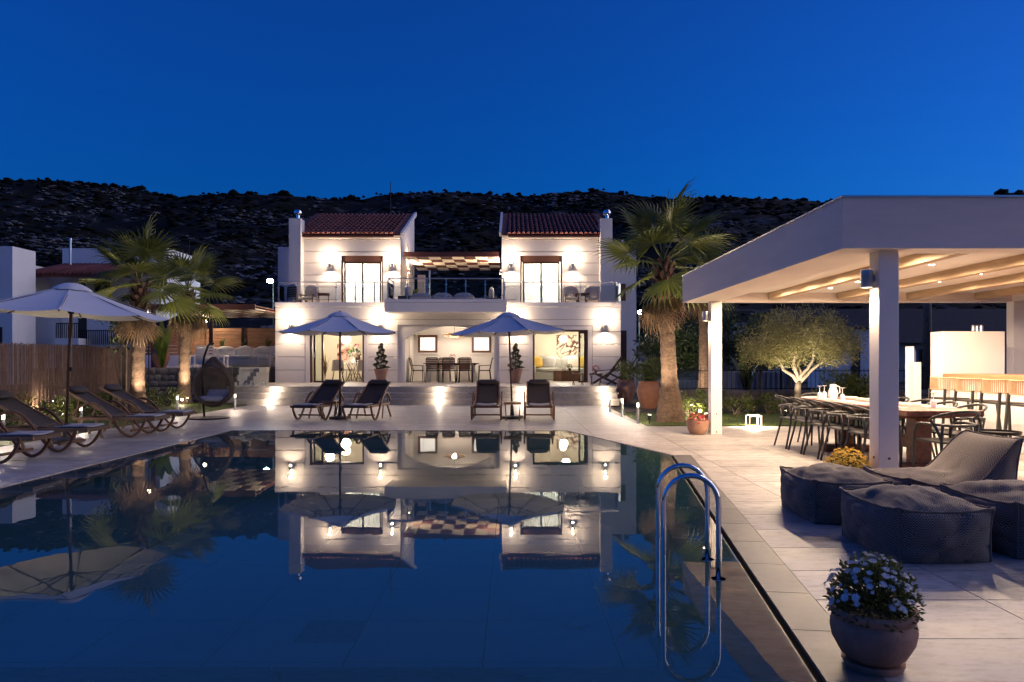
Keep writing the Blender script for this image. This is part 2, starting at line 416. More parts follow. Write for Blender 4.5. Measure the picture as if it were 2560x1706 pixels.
# --- ground: one sheet to the horizon, open only over the pool pit
g = MB()
A, B, C, D = -6.2, 2.9, 2.2, 14.6
for x0, x1, y0, y1 in ((-900,A,-200,1500), (B,900,-200,1500), (A,B,-200,C), (A,B,D,1500)):
    g.add([(x0,y0,-.08),(x1,y0,-.08),(x1,y1,-.08),(x0,y1,-.08)], [(0,1,2,3)])
tag(g.build('ground', 'dirt'), 'bare dark earth under and around the garden', None, kind='structure')

# --- pool outline (water edge) and basin edge
W = [(-5.45,3.03),(1.29,3.03),(2.28,10.34),(1.035,14.0),(-5.45,14.0)]
I = [(-5.05,3.21),(.917,3.21),(1.872,10.27),(.735,13.60),(-5.05,13.60)]
pR, nR = (1.29,3.03), (.9909,-.1342)
pC, nC = (2.28,10.34), (.9467,.3221)

# --- patio of large pale tiles
patio = tag(MB().add([(x,y,-.012) for x,y in ((-8.05,.2),(-5.485,.2),(-5.485,14.035),(-8.05,14.035))],[(0,1,2,3)])
  .add([(x,y,-.012) for x,y in ((-8.05,14.035),(2.8,14.035),(2.8,22.1),(-8.05,22.1))],[(0,1,2,3)])
  .add([(x,y,-.012) for x,y in ((2.8,14.035),(10.8,14.035),(10.8,14.9),(2.8,14.9))],[(0,1,2,3)])
  .add([(x,y,-.012) for x,y in ((2.32,10.34),(10.8,10.34),(10.8,14.035),(1.07,14.035))],[(0,1,2,3)])
  .add([(x,y,-.012) for x,y in ((1.325,3.03),(10.8,3.03),(10.8,10.34),(2.32,10.34))],[(0,1,2,3)])
  .add([(x,y,-.012) for x,y in ((-5.485,.2),(10.8,.2),(10.8,2.97),(-5.485,2.97))],[(0,1,2,3)])
  .build('patio', 'groove'), 'pale stone-tiled patio around the pool', None, kind='structure')
REG = [rect(-8.05,-5.485,.2,14.03), rect(-8.05,2.8,14.04,22.1), rect(2.8,10.8,14.04,14.9),
       [((pR[0]+nR[0]*.285, pR[1]+nR[1]*.285), nR)]+rect(0,10.8,3.03,10.34),
       [((pC[0]+nC[0]*.035, pC[1]+nC[1]*.035), nC)]+rect(0,10.8,10.34,14.03), rect(-5.485,10.8,.2,2.97)]
TX, TY, JO = 1.2, .57, .0035
near, rest = [], MB()
tile_mesh = None
for ri, reg in enumerate(REG):
    for i in range(-10, 8):
        for j in range(-6, 34):
            x0, y0 = 2.67+i*TX, 3.5+j*TY
            full = [(x0+JO,y0+JO),(x0+TX-JO,y0+JO),(x0+TX-JO,y0+TY-JO),(x0+JO,y0+TY-JO)]
            p = full
            for q, nn in reg:
                p = clip(p, q, nn)
                if len(p) < 3: break
            if len(p) < 3 or area(p) < .004: continue
            d = y0
            near.append((0 if (d < 12.2 and ri != 5 and abs(x0+.6) < 1+d*.75) else 1, d, p, area(p) > .99*area(full), x0, y0))
near.sort(key=lambda t: t[:2])
cnt = 0
for far, d, p, whole, x0, y0 in near:
    if far or cnt >= 300:
        rest.prism(ccw(p), -.02, 0); continue
    cnt += 1
    if whole:
        if tile_mesh is None:
            tile_mesh = MB().prism([(JO,JO),(TX-JO,JO),(TX-JO,TY-JO),(JO,TY-JO)], -.02, 0).mesh('tile'); tile_mesh.materials.append(MAT['tile'])
        o = inst(tile_mesh, 'tile', patio, (x0,y0,R.uniform(-.0006,.0006)))
    else:
        MB().prism(ccw(p), -.02, 0).build('tile', 'tile', patio)
rest.build('tile_field', 'tile', patio, kind='stuff')
# darker border tiles along the pool channel
u = (.1342,.9909); L = 7.377; k = 0; t = .0
while t < L-.01:
    t1 = min(t+.6, L)
    a = [(pR[0]+u[0]*s+nR[0]*o_, pR[1]+u[1]*s+nR[1]*o_) for s, o_ in ((t+.003,.035),(t+.003,.281),(t1-.003,.281),(t1-.003,.035))]
    MB().prism(ccw(a), -.02, .0008).build('border_tile', 'tile_dark', patio); t = t1

# --- pool: channel, coping under a film of water, basin
pool = thing('swimming_pool', 'irregular overflow pool with pale coping and a dark perimeter channel', 'pool', (-1.6,8.5,-1.3), world=True)
ch = MB()
for a, b in ((0,1),(1,2),(2,3),(3,4),(4,0)):
    (x0,y0),(x1,y1) = W[a], W[b]; dx, dy = x1-x0, y1-y0; l_ = sqrt(dx*dx+dy*dy); nx, ny = dy/l_, -dx/l_
    ex = .06
    x0 -= dx/l_*ex; y0 -= dy/l_*ex; x1 += dx/l_*ex; y1 += dy/l_*ex
    ch.add([(x0,y0,-.16),(x1,y1,-.16),(x1+nx*.06,y1+ny*.06,-.16),(x0+nx*.06,y0+ny*.06,-.16)], [(0,1,2,3)])
    ch.add([(x0+nx*.04,y0+ny*.04,-.16),(x1+nx*.04,y1+ny*.04,-.16),(x1+nx*.04,y1+ny*.04,-.03),(x0+nx*.04,y0+ny*.04,-.03)], [(0,1,2,3)])
ch.add([(-8,2.94,-.16),(10,2.94,-.16),(10,3.05,-.16),(-8,3.05,-.16)], [(0,1,2,3)])
ch.build('channel', 'dark_metal', pool)
for a in range(5):
    b = (a+1) % 5
    (x0,y0),(x1,y1),(u0,v0),(u1,v1) = W[a], W[b], I[a], I[b]
    n_ = max(1, round(sqrt((x1-x0)**2+(y1-y0)**2)/1.2))
    for q in range(n_):
        s0, s1 = q/n_+.0012, (q+1)/n_-.0012
        P_ = [(x0+(x1-x0)*s0, y0+(y1-y0)*s0), (x0+(x1-x0)*s1, y0+(y1-y0)*s1), (u0+(u1-u0)*s1, v0+(v1-v0)*s1), (u0+(u1-u0)*s0, v0+(v1-v0)*s0)]
        MB().prism(ccw(P_), -.12, -.014).build('coping_tile', 'tile', pool)
bw = MB(); ZB = -1.25
for a in range(5):
    b = (a+1) % 5
    bw.add([(*I[a],ZB),(*I[b],ZB),(*I[b],-.06),(*I[a],-.06)], [(0,1,2,3)])
bw.build('basin_wall', 'pool_floor', pool)
MB().add([(x,y,ZB-.01) for x,y in I], [(0,1,2,3,4)]).build('basin_base', 'slate', pool)
pts = ccw(I)
for i in range(6):
    for j in range(11):
        x0, y0 = -5.05+i*1.2, 3.21+j*1.0
        p = [(x0+.006,y0+.006),(x0+1.194,y0+.006),(x0+1.194,y0+.994),(x0+.006,y0+.994)]
        for q in range(5):
            a, b = pts[q], pts[(q+1)%5]
            p = clip(p, a, (-(b[1]-a[1]), b[0]-a[0]))
            if len(p) < 3: break
        if len(p) >= 3 and area(p) > .01: MB().prism(ccw(p), ZB-.02, ZB).build('floor_tile', 'pool_floor', pool)
dg = MB()
gx, gy = PX(640,3.21+1.65), 6.9
for k in range(7): dg.box(gx-.28, gx+.28, gy-.25+k*.08, gy-.232+k*.08, ZB, ZB+.02)
for k in range(4): dg.box(gx-.28+k*.18, gx-.262+k*.18, gy-.25, gy+.25, ZB, ZB+.022)
dg.build('drain_grate', 'steel', pool)
for x, y in ((-2.55,5.6), (.62,7.1)):
    MB().lathe([(.13,0),(.13,.03),(.09,.05),(.03,.055)], 20, (x,y,ZB)).build('pool_lamp_cap', 'white_plastic', pool, auto=30)
wt = MB().add([(x,y,-.006) for x,y in W], [(0,1,2,3,4)])
tag(wt.build('pool_water', 'water'), 'still dark blue pool water mirroring the villa', None, kind='structure')

# --- house terrace and its three steps
FZ = .54
hd = tag(MB().box(-9.1,3.28,22.99,31.6,-.05,FZ-.012).build('house_terrace', 'concrete'), 'raised tiled terrace in front of the villa', None, kind='structure')
tf = MB()
for i in range(-8, 3):
    for j in range(0, 8):
        x0, y0 = .3+i*1.2, 22.93+j*.57
        x1 = min(x0+1.2, 3.29); x0 = max(x0, -9.09)
        if x1-x0 > .05: tf.box(x0+.003, x1-.003, y0+.003, min(y0+.57,27.0)-.003, FZ-.03, FZ)
tf.build('tile_field', 'tile', hd, kind='stuff')
steps = thing('terrace_steps', 'three wide stone steps up to the villa terrace', 'steps', (-2.8,22.5,0), world=True)
for k in range(3):
    y0, z1 = 22.13+k*.4, .18*(k+1)
    MB().box(-8.55, 3.3, y0, y0+(.42 if k < 2 else .05), -.02 if k == 0 else z1-.19, z1-.04).build('riser', 'tile_step', steps)
    x = -8.6
    while x < 3.3:
        x1 = min(x+1.2, 3.34)
        MB().box(x+.002, x1-.002, y0-.045, y0+(.36 if k < 2 else .3), z1-.04, z1+(.001 if k == 2 else 0)).build('tread', 'tile', steps); x = x1

# --- lawns
for nm, x0, x1, y0, y1, lb in (('lawn',-11.0,-8.05,9.0,23.4,'narrow strip of lawn between loungers and reed fence'), ('lawn',2.8,10.8,14.9,18.6,'lawn strip behind the white pergola')):
    o = MB().grid(lambda a,b: (x0+(x1-x0)*a, y0+(y1-y0)*b, .012+.02*noise.noise(Vector((a*9,b*12,x0)))), 30, 60).build(nm, 'grass', smooth=True)
    tag(o, lb, None, kind='structure')
    bl = MB()
    for q in range(9000):
        x, y = R.uniform(x0,x1), R.uniform(y0,y1); h = R.uniform(.02,.05); a = R.uniform(0,2*pi)
        bl.add([(x-cos(a)*.006,y-sin(a)*.006,0),(x+cos(a)*.006,y+sin(a)*.006,0),(x+R.uniform(-.02,.02),y+R.uniform(-.02,.02),h)], [(0,1,2)])
    bl.build('grass_blades', 'grass', o, kind='stuff')

# --- the hill
SIL = [(-400,425),(0,430),(60,436),(110,440),(230,450),(330,458),(450,476),(560,474),(700,471),(800,478),(905,484),(1000,474),(1130,465),(1300,471),(1480,464),(1620,472),(1800,472),(1950,484),(2050,490),(2200,484),(2330,478),(2450,484),(2560,478),(3000,470)]
def ridge_row(px):
    for (a,ya),(b,yb) in zip(SIL, SIL[1:]):
        if a <= px <= b: return ya+(yb-ya)*(px-a)/(b-a)
    return 425 if px < 0 else 470
YR = 260.0
def hill(x, y):
    zr = CAMH+(HOR-ridge_row(1280+x*FPX/YR))*YR/FPX-2.2
    t = min(max((y-52)/(YR-52),0),1)
    z = zr*(t**1.25)*(1 if y <= YR else max(0,1-((y-YR)/160)**2))
    n_ = noise.fractal(Vector((x*.03,y*.03,1.3)), 1.0, 2.1, 5)*4.0*min(1,t*3)+noise.fractal(Vector((x*.15,y*.15,4)), .9, 2.2, 3)*.9*min(1,t*4)
    return -.3+z+n_*(1 if y < YR-14 else .45)
hm = MB().grid(lambda a,b: ((a-.5)*640, 50+b*300, hill((a-.5)*640, 50+b*300)), 260, 150)
m = bpy.data.materials.new('hillside'); m.use_nodes = True; MAT['hillside'] = m
n, l = m.node_tree.nodes, m.node_tree.links; b = n['Principled BSDF']; b.inputs['Roughness'].default_value = .95; b.inputs['Specular IOR Level'].default_value = .1
gg = n.new('ShaderNodeNewGeometry')
t1 = n.new('ShaderNodeTexNoise'); t1.inputs['Scale'].default_value = .16; t1.inputs['Detail'].default_value = 9; t1.inputs['Roughness'].default_value = .72; l.new(gg.outputs['Position'], t1.inputs['Vector'])
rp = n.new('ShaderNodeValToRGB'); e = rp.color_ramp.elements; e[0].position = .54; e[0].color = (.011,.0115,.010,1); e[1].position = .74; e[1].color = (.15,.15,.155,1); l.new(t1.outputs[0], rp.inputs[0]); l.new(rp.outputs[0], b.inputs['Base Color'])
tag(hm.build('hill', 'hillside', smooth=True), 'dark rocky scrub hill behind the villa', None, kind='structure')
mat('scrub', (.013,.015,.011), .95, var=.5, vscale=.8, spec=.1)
mat('limestone', (.27,.27,.28), .95, var=.75, vscale=1.0, spec=.1)
sc, rk = MB(), MB()
OCT = [(1,0,0),(0,1,0),(-1,0,0),(0,-1,0),(.7,.7,.5),(-.7,.7,.5),(-.7,-.7,.5),(.7,-.7,.5),(0,0,1)]
OF = [(0,4,7),(0,1,4),(1,5,4),(1,2,5),(2,6,5),(2,3,6),(3,7,6),(3,0,7),(4,8,7),(4,5,8),(5,6,8),(6,7,8)]
def lump(mb, x, y, z, r, h, rr):
    mb.add([(x+p[0]*r*rr.uniform(.6,1.3), y+p[1]*r*rr.uniform(.6,1.3), z-.3*h+p[2]*h*rr.uniform(.7,1.35)) for p in OCT], OF)
for q in range(15000):
    y = 58+(YR+6-58)*R.random()**.8; x = R.uniform(-1.15,1.15)*y
    if noise.noise(Vector((x*.022,y*.03,2.5))) < -.12 and R.random() < .75: continue
    s = R.uniform(.3,1.0)**1.3*(.5+y/260)
    lump(sc, x, y, hill(x,y), s*1.25, s*R.uniform(.4,.8), R)
for q in range(370):
    x = R.uniform(-300,300); s = R.uniform(.4,1.1); lump(sc, x, YR+R.uniform(-3,3), hill(x,YR), s*1.2, s*1.1, R)
for x, s in ((-82,2.6),(-101,3.0),(-134,2.4),(-58,2.6),(137,2.4),(178,4.2),(183,3.0)):
    for q in range(6): lump(sc, x+R.uniform(-.8,.8)*s*.5, YR, hill(x,YR)+R.uniform(0,.7)*s*.5, s*.5, s*.6, R)
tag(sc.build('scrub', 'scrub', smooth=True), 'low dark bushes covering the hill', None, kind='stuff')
q = 0
while q < 8600:
    y = 70+(YR-70)*R.random(); x = R.uniform(-1.1,1.1)*y
    if noise.noise(Vector((x*.035,y*.035,7))) < .12 and R.random() < .93: continue
    for w_ in range(4):
        s = R.uniform(.12,.55)*(.5+y/260); xx = x+R.gauss(0,2.2); yy = y+R.gauss(0,1.2); lump(rk, xx, yy, hill(xx,yy)+.2, s*R.uniform(.8,2.0), s*R.uniform(.5,1.1), R); q += 1
tag(rk.build('limestone_outcrops', 'limestone'), 'pale limestone outcrops scattered over the hill', None, kind='stuff')

# ================================================================== VILLA
YF, YU, YB = 27.0, 28.5, 25.55         # ground-floor front, upper-floor front, front of the middle balcony
villa = thing('villa', 'two-storey white villa with twin red-roofed towers and a central terrace', 'house', (-2.4,27,FZ), world=True)
def fx(px): return PX(px, YF)
def ux(px): return PX(px, YU)
def vb(name, mt, x0, x1, y0, y1, z0, z1, parent=None, bevel=0, label=None):
    return MB().box(x0,x1,y0,y1,z0,z1).build(name, mt, parent or villa, bevel=bevel, label=label)
XL, XR = -8.88, 4.08
# core walls behind the grooved courses (openings left free)
DL, DR = (-7.59,-5.55), (.78,2.85); DZ = 2.52
AL = (-4.01,-.69)                                   # alcove opening
G = .03
for x0, x1 in ((XL,DL[0]),(DL[1],-4.29),(-.48,DR[0]),(DR[1],XR)): vb('wall', 'groove', x0+.001,x1-.001,YF+G,YF+.3,FZ,3.3)
for x0, x1 in (DL, DR): vb('wall', 'groove', x0,x1,YF+G,YF+.3,DZ,3.3)
# alcove front with a segmental arch
arc = [(-4.29,FZ),(-4.01,FZ),(-4.01,2.19)]
cx_, half, rise = -2.35, 1.66, .47; rad = (half*half+rise*rise)/(2*rise)
for k in range(1, 24):
    a = -half+2*half*k/24; arc.append((cx_+a, 2.19-rad+rise+sqrt(rad*rad-a*a)))
arc += [(-.69,2.19),(-.69,FZ),(-.48,FZ),(-.48,2.70),(-4.29,2.70)]
ap = MB(); nn_ = len(arc)
# build as strips so the concave outline stays clean
ap.box(-4.29,-4.01,YF+.06,YF+.3,FZ,2.70); ap.box(-.69,-.48,YF+.06,YF+.3,FZ,2.70)
tops = arc[2:-5]
for (xa,za),(xb,zb) in zip(tops, tops[1:]):
    ap.add([(xa,YF+.06,za),(xb,YF+.06,zb),(xb,YF+.06,2.70),(xa,YF+.06,2.70),(xa,YF+.3,za),(xb,YF+.3,zb),(xb,YF+.3,2.70),(xa,YF+.3,2.70)], [(0,1,2,3),(4,7,6,5),(0,4,5,1)])
ap.build('arch_wall', 'stucco', villa)
vb('wall', 'groove', -4.29,-.48,YF+G,YF+.3,2.70,3.3)
# courses
ZC = [FZ+.03,1.005,1.50,1.98,2.445,2.91,3.38]
SEG = [(XL,-7.77),(-5.40,-4.29),(-.48,.63),(3.02,XR)]
for i in range(4):
    for x0, x1 in SEG: vb('wall_course', 'stucco', x0,x1,YF,YF+G+.002,ZC[i]+.011,ZC[i+1]-.011, bevel=.006)
for x0, x1 in SEG: vb('wall_course', 'stucco', x0,x1,YF,YF+G+.002,ZC[4]+.011,ZC[5]-.011, bevel=.006)
for x0, x1 in ((-7.77,-5.40),(.63,3.02)): vb('wall_course', 'stucco', x0+.001,x1-.001,YF,YF+G+.002,2.68,ZC[5]-.011, bevel=.006)
vb('wall_course', 'stucco', -4.289,-.481,YF,YF+G+.002,2.70,ZC[5]-.011, bevel=.006)
vb('wall_course', 'stucco', XL,XR,YF,YF+G+.002,ZC[5]+.011,ZC[6]-.011, bevel=.006)
vb('parapet_cap', 'stucco_trim', XL-.02,XR+.02,YF-.02,YF+.22,ZC[6]+.011,3.555, bevel=.01)
for x0, x1 in SEG: vb('plinth', 'stucco_trim', x0,x1,YF-.008,YF+G,FZ,FZ+.04)
# door surrounds (architraves), frames and sliding leaves
def surround(x0, x1, z1, w, y, z0=FZ):
    m_ = MB().box(x0-w,x0,y-.012,y+.05,z0,z1+w*.9); m_.box(x1,x1+w,y-.012,y+.05,z0,z1+w*.9); m_.box(x0,x1,y-.012,y+.05,z1,z1+w*.9)
    return m_.build('door_surround', 'stucco_trim', villa)
surround(DL[0],DL[1],DZ,.15,YF); surround(DR[0],DR[1],DZ,.15,YF)
def sliding(x0, x1, z0, z1, y, leaves, w=.07, box=0):
    d = MB().box(x0,x0+w,y+.06,y+.2,z0,z1).box(x1-w,x1,y+.06,y+.2,z0,z1).box(x0+w,x1-w,y+.06,y+.2,z1-w-box,z1).build('door', 'door_wood', villa)
    for a, b_ in leaves:
        f = MB().box(a,a+w,y+.09,y+.14,z0,z1-w-box).box(b_-w,b_,y+.09,y+.14,z0,z1-w-box).box(a+w,b_-w,y+.09,y+.14,z1-w-box-.07,z1-w-box).box(a+w,b_-w,y+.09,y+.14,z0,z0+.07).build('door_leaf', 'dark_wood', d)
        MB().box(a+w,b_-w,y+.112,y+.118,z0+.07,z1-w-box-.07).build('pane', 'glass', d)
        MB().box(a+.02,a+.05,y+.06,y+.09,z0+.95,z0+1.15).build('handle', 'steel', d)
    return d
sliding(DL[0],DL[1],FZ,DZ,YF,[(-7.47,-7.10)]); sliding(DR[0],DR[1],FZ,DZ,YF,[(2.50,2.78)])
# interiors
def room(x0, x1, y0, y1, z0, z1, wm='plaster_in'):
    MB().box(x0-.1,x0,y0,y1,z0,z1).build('inner_wall', wm, villa); MB().box(x1,x1+.1,y0,y1,z0,z1).build('inner_wall', wm, villa)
    MB().box(x0,x1,y1,y1+.1,z0,z1).build('inner_wall', wm, villa); MB().box(x0-.1,x1+.1,y0,y1+.1,z1,z1+.08).build('ceiling', 'stucco_trim', villa)
    MB().box(x0-.1,x1+.1,y0-.24,y1+.1,z0-.02,z0+.004).build('inner_floor', 'tile', villa)
room(-8.6,-4.62,27.31,31.4,FZ,3.1); room(-.30,3.85,27.31,31.4,FZ,3.1)
vb('side_wall', 'stucco', -8.86,-8.70,27.3,31.6,FZ,3.29); vb('side_wall', 'stucco', 3.95,4.06,27.3,31.6,FZ,3.29); vb('back_wall', 'stucco', -8.86,4.06,31.62,31.75,FZ,3.29)
# alcove
AY = 29.35
MB().box(-4.2,-4.012,27.3,AY,FZ,2.9).build('alcove_wall', 'stucco', villa); MB().box(-.688,-.5,27.3,AY,FZ,2.9).build('alcove_wall', 'stucco', villa)
MB().box(-4.2,-.5,27.3,AY,2.86,2.95).build('alcove_ceiling', 'stucco', villa)
MB().box(-4.25,-.45,27.02,AY,FZ-.02,FZ+.003).build('alcove_floor', 'tile', villa)
sA = AY/FPX
wx = [(-3.83,-3.04),(-1.64,-.85)]; wz = (1.69,2.41)
vb('alcove_wall', 'stucco', -4.012,-.688,AY,AY+.1,FZ,wz[0]); vb('alcove_wall', 'stucco', -4.012,-.688,AY,AY+.1,wz[1],2.86)
for a, b_ in ((-4.012,wx[0][0]),(wx[0][1],wx[1][0]),(wx[1][1],-.688)): vb('alcove_wall', 'stucco', a,b_,AY,AY+.1,wz[0],wz[1])
for a, b_ in wx:
    w_ = MB().box(a,a+.09,AY-.03,AY+.06,wz[0],wz[1]).box(b_-.09,b_,AY-.03,AY+.06,wz[0],wz[1]).box(a+.09,b_-.09,AY-.03,AY+.06,wz[1]-.1,wz[1]).box(a+.09,b_-.09,AY-.03,AY+.06,wz[0],wz[0]+.09).build('window', 'door_wood', villa)
    MB().box(a+.09,b_-.09,AY+.03,AY+.034,wz[0]+.09,wz[1]-.1).build('pane', 'lit_window', w_)
    MB().box(a+.22,a+.235,AY+.0,AY+.03,wz[0]+.09,wz[1]-.1).build('mullion', 'white_plastic', w_)
    MB().box(a-.02,b_+.05,AY-.07,AY,wz[0]-.07,wz[0]-.002).build('sill', 'stucco_trim', w_)
MB().box(-4.0,-3.985,28.0,28.75,FZ+.01,2.45).build('side_door', 'white_paint', villa)
MB().box(-3.985,-3.94,28.1,28.14,1.5,1.53).build('handle', 'steel', villa)
# floors and slabs
vb('balcony_slab', 'stucco', XL,-4.52,YF+.22,28.6,3.12,3.30); vb('balcony_slab', 'stucco', -.2,XR,YF+.22,28.6,3.12,3.30)
vb('balcony_slab', 'stucco', -4.51,-.21,YB,33.0,3.10,3.34); vb('balcony_fascia', 'stucco', -4.53,-.19,YB-.03,YB+.12,3.095,3.42)
vb('balcony_cap', 'stucco_trim', -4.54,-.18,YB-.045,YB+.16,3.43,3.545, bevel=.01)
for x0, x1 in ((-4.53,-4.38),(-.34,-.19)): vb('balcony_fascia', 'stucco', x0,x1,YB+.12,YF,3.095,3.545)
vb('upper_floor', 'concrete', XL,XR,28.6,31.7,3.18,3.295)
# towers
EZ, RZ, YRF = 6.30, 7.92, 32.5
def tower(x0, x1, door, lab):
    d0, d1 = door; dz = 5.52
    for a, b_, c_ in ((x0,d0,3.29),(d1,x1,3.29),(d0,d1,dz)): vb('wall', 'groove', a,b_,YU+G,YU+.28,c_,EZ)
    for a, b_ in ((x0,x0+.25),(x1-.25,x1)):
        MB().prism([(YU+.28,3.29),(YRF,3.29),(YRF,RZ-.05),(YU+.28,EZ+.05)], a, b_, 0).build('side_wall', 'stucco', villa)
    vb('back_wall', 'stucco', x0+.25,x1-.25,YRF-.25,YRF,3.29,RZ-.2)
    zc = [3.3]+[PZ(py,YU) for py in (750,718,688,658,628.6,598)]
    sx = [(x0,d0-.15),(d1+.15,x1)]
    for i in range(6):
        z0, z1 = zc[i]+.011, zc[i+1]-.011
        if z0 > dz+.12: vb('wall_course', 'stucco', x0,x1,YU,YU+G+.002,z0,z1, bevel=.006)
        else:
            for a, b_ in sx: vb('wall_course', 'stucco', a,b_,YU,YU+G+.002,z0,min(z1,9), bevel=.006)
            if z1 > dz+.15: vb('wall_course', 'stucco', d0-.149,d1+.149,YU,YU+G+.002,dz+.15,z1, bevel=.006)
    vb('cornice', 'stucco_trim', x0-.0,x1,YU-.05,YU+G,zc[6]+.01,EZ+.05, bevel=.015)
    surround(d0,d1,dz,.15,YU,3.3)
    dd = sliding(d0,d1,3.32,dz,YU,[(d0+.09,(d0+d1)/2+.03),((d0+d1)/2-.03,d1-.09)], .06, .17)
    # room behind, with curtains
    MB().box(x0+.25,x1-.25,YU+.3,YU+3.2,5.75,5.8).build('ceiling', 'stucco_trim', villa)
    MB().box(x0+.3,x1-.3,YU+3.1,YU+3.2,3.3,5.75).build('inner_wall', 'plaster_in', villa)
    for a, b_ in ((d0+.1,(d0+d1)/2-.01),((d0+d1)/2+.01,d1-.1)):
        MB().grid(lambda s,t: (a+(b_-a)*s, YU+.36+.010*sin(s*46+sin(t*3)*.6), 3.33+t*2.05), 90, 6).build('curtain', 'curtain', villa, smooth=True)
    point(villa, ((x0+x1)/2, YU+1.7, 5.2), 14, (1,.88,.74), .12)
    # tiled mono-pitch roof: every barrel column is a part
    sl = (RZ-EZ)/(YRF-YU+.25); th = math.atan(sl)
    MB().prism([(YU-.22,EZ+.01),(YRF+.02,RZ+.0),(YRF+.02,RZ-.1),(YU-.22,EZ-.08)], x0+.26, x1-.26, 0).build('roof', 'roof_dark', villa)
    n_ = round((x1-x0-.42)/.19); st = (x1-x0-.42)/n_
    col = MB(); Lr = sqrt((YRF-YU+.28)**2+(RZ-EZ)**2)
    nt = 11
    for k in range(nt):
        s0, s1 = k*Lr/nt-.03, (k+1)*Lr/nt
        rr0, rr1 = .078, .066; vs_ = []
        for s_, r_, up_ in ((s0,rr0,.020),(s1,rr1,.004)):
            for q in range(7):
                a = pi*q/6; vs_.append((r_*cos(a), s_, up_+r_*.9*sin(a)))
        col.add(vs_, [(q,q+1,8+q,7+q) for q in range(6)]+[tuple(range(7))])
    cme = col.mesh('roof_tile_column', True); cme.materials.append(MAT['roof_tile'])
    for k in range(n_):
        o = inst(cme, 'roof_tile_column', villa, (x0+.21+st*(k+.5), YU-.26, EZ+.03), (th,0,0)); o.matrix_parent_inverse = Matrix.Translation(-Vector(villa['_w']))
    for a, b_ in ((x0-.005,x0+.235),(x1-.235,x1+.005)):
        MB().prism([(YU-.2,EZ-.02),(YRF+.03,RZ+.02),(YRF+.03,RZ+.10),(YU-.2,EZ+.06)], a, b_, 0).build('verge', 'roof_dark' , villa)
    MB().prism([(YU-.05,EZ-.02),(YRF+.06,RZ-.02),(YRF+.06,RZ+.16),(YU-.05,EZ+.14)], x1 if x1 < 0 else x0-.1, x1+.1 if x1 < 0 else x0, 0).build('parapet', 'stucco', villa)
tower(-8.83,-4.41,(ux(853.3),ux(957.8)),'')
tower(-.41,3.93,(ux(1300.6),ux(1405.3)),'')
# chimneys with round steel cowls
for p0, p1 in ((722,752),(1501,1531)):
    a, b_ = PX(p0,28.1), PX(p1,28.1)
    c_ = MB().box(a,b_,28.1,28.6,3.3,PZ(546,28.1)).build('chimney', 'stucco', villa, bevel=.008)
    MB().lathe([(.07,0),(.07,.16),(.13,.17),(.15,.22),(.15,.30),(.10,.37),(.02,.39)], 16, ((a+b_)/2+.05,28.35,PZ(546,28.1))).build('cowl', 'chrome', c_, auto=40)
# set-back wings left and right
vb('wing_wall', 'stucco', -9.85,-8.85,30.3,33,FZ,6.15); vb('wing_wall', 'stucco', 3.94,5.35,31.0,34,.0,6.1)
w_ = MB().box(4.42,4.97,30.93,31.0,3.85,4.75).build('window', 'stucco_trim', villa)
MB().box(4.5,4.66,30.915,30.93,3.93,4.67).build('pane', 'lit_window', w_); MB().box(4.66,4.88,30.915,30.93,3.93,4.67).build('shutter', 'door_wood', w_)
w_ = MB().box(4.3,5.02,30.94,31.0,FZ,2.75).build('door', 'stucco_trim', villa); MB().box(4.3,4.92,30.92,30.94,FZ,2.66).build('door_leaf', 'dark_wood', w_)
MB().box(5.02,5.12,33.0,33.06,4.5,6.9).build('downpipe', 'stucco_trim', villa)
MB().tube([(-4.28,29.5,6.15),(-4.27,31.2,4.95)], .012, 6).build('cable', 'dark_metal', villa)
MB().box(-4.33,-4.0,33.0,33.3,3.3,5.3).build('wing_wall', 'stucco', villa)
MB().lathe([(.04,0),(.04,2.3)], 10, (-3.86,33.8,4.0)).build('vent_pipe', 'steel', villa)
MB().tube([(-5.6,33.2,6.0),(-5.6,33.2,9.6)], .02, 6).build('antenna', 'dark_metal', villa)

# railings: posts, clamps, glass, top rail
def railing(pts_, posts, z0, z1, lab):
    r = thing('balcony_railing', lab, 'railing', (pts_[0][0],pts_[0][1],z0), world=True, group='steel and glass railings of the villa')
    pm = MB().box(-.018,.018,-.012,.012,0,z1-z0-.02).mesh('post'); pm.materials.append(MAT['steel'])
    cm = MB().box(-.045,.045,-.03,-.012,-.02,.02).box(-.045,.045,-.03,-.012,z1-z0-.36,z1-z0-.32).mesh('clamp'); cm.materials.append(MAT['steel'])
    for (x,y) in posts:
        o = inst(pm, 'post', r, (x,y,z0)); o.matrix_parent_inverse = Matrix.Translation(-Vector(r['_w']))
        c_ = inst(cm, 'clamp', o, (0,0,.12))
    for (xa,ya),(xb,yb) in zip(posts, posts[1:]):
        dx, dy = xb-xa, yb-ya; l_ = sqrt(dx*dx+dy*dy)
        if l_ < .2: continue
        dx /= l_; dy /= l_
        MB().bar((xa+dx*.035,ya+dy*.035,(z0+z1)/2-.02),(xb-dx*.035,yb-dy*.035,(z0+z1)/2-.02),.008,z1-z0-.2).build('glass_panel', 'glass_tint', r)
    MB().tube([(x,y,z1) for x,y in pts_], .022, 8).build('top_rail', 'steel', r)
    return r
yl = YF+.1
xs = [fx(p) for p in (695,743,791,839,887,935,969)]
railing([(xs[0],27.9),(xs[0],yl),(xs[-1],yl)], [(xs[0],27.8)]+[(x,yl) for x in xs], 3.555, 4.32, 'left balcony railing with round clamps')
xs = [PX(p,YB) for p in (969,1018,1067,1115,1164,1213,1259)]
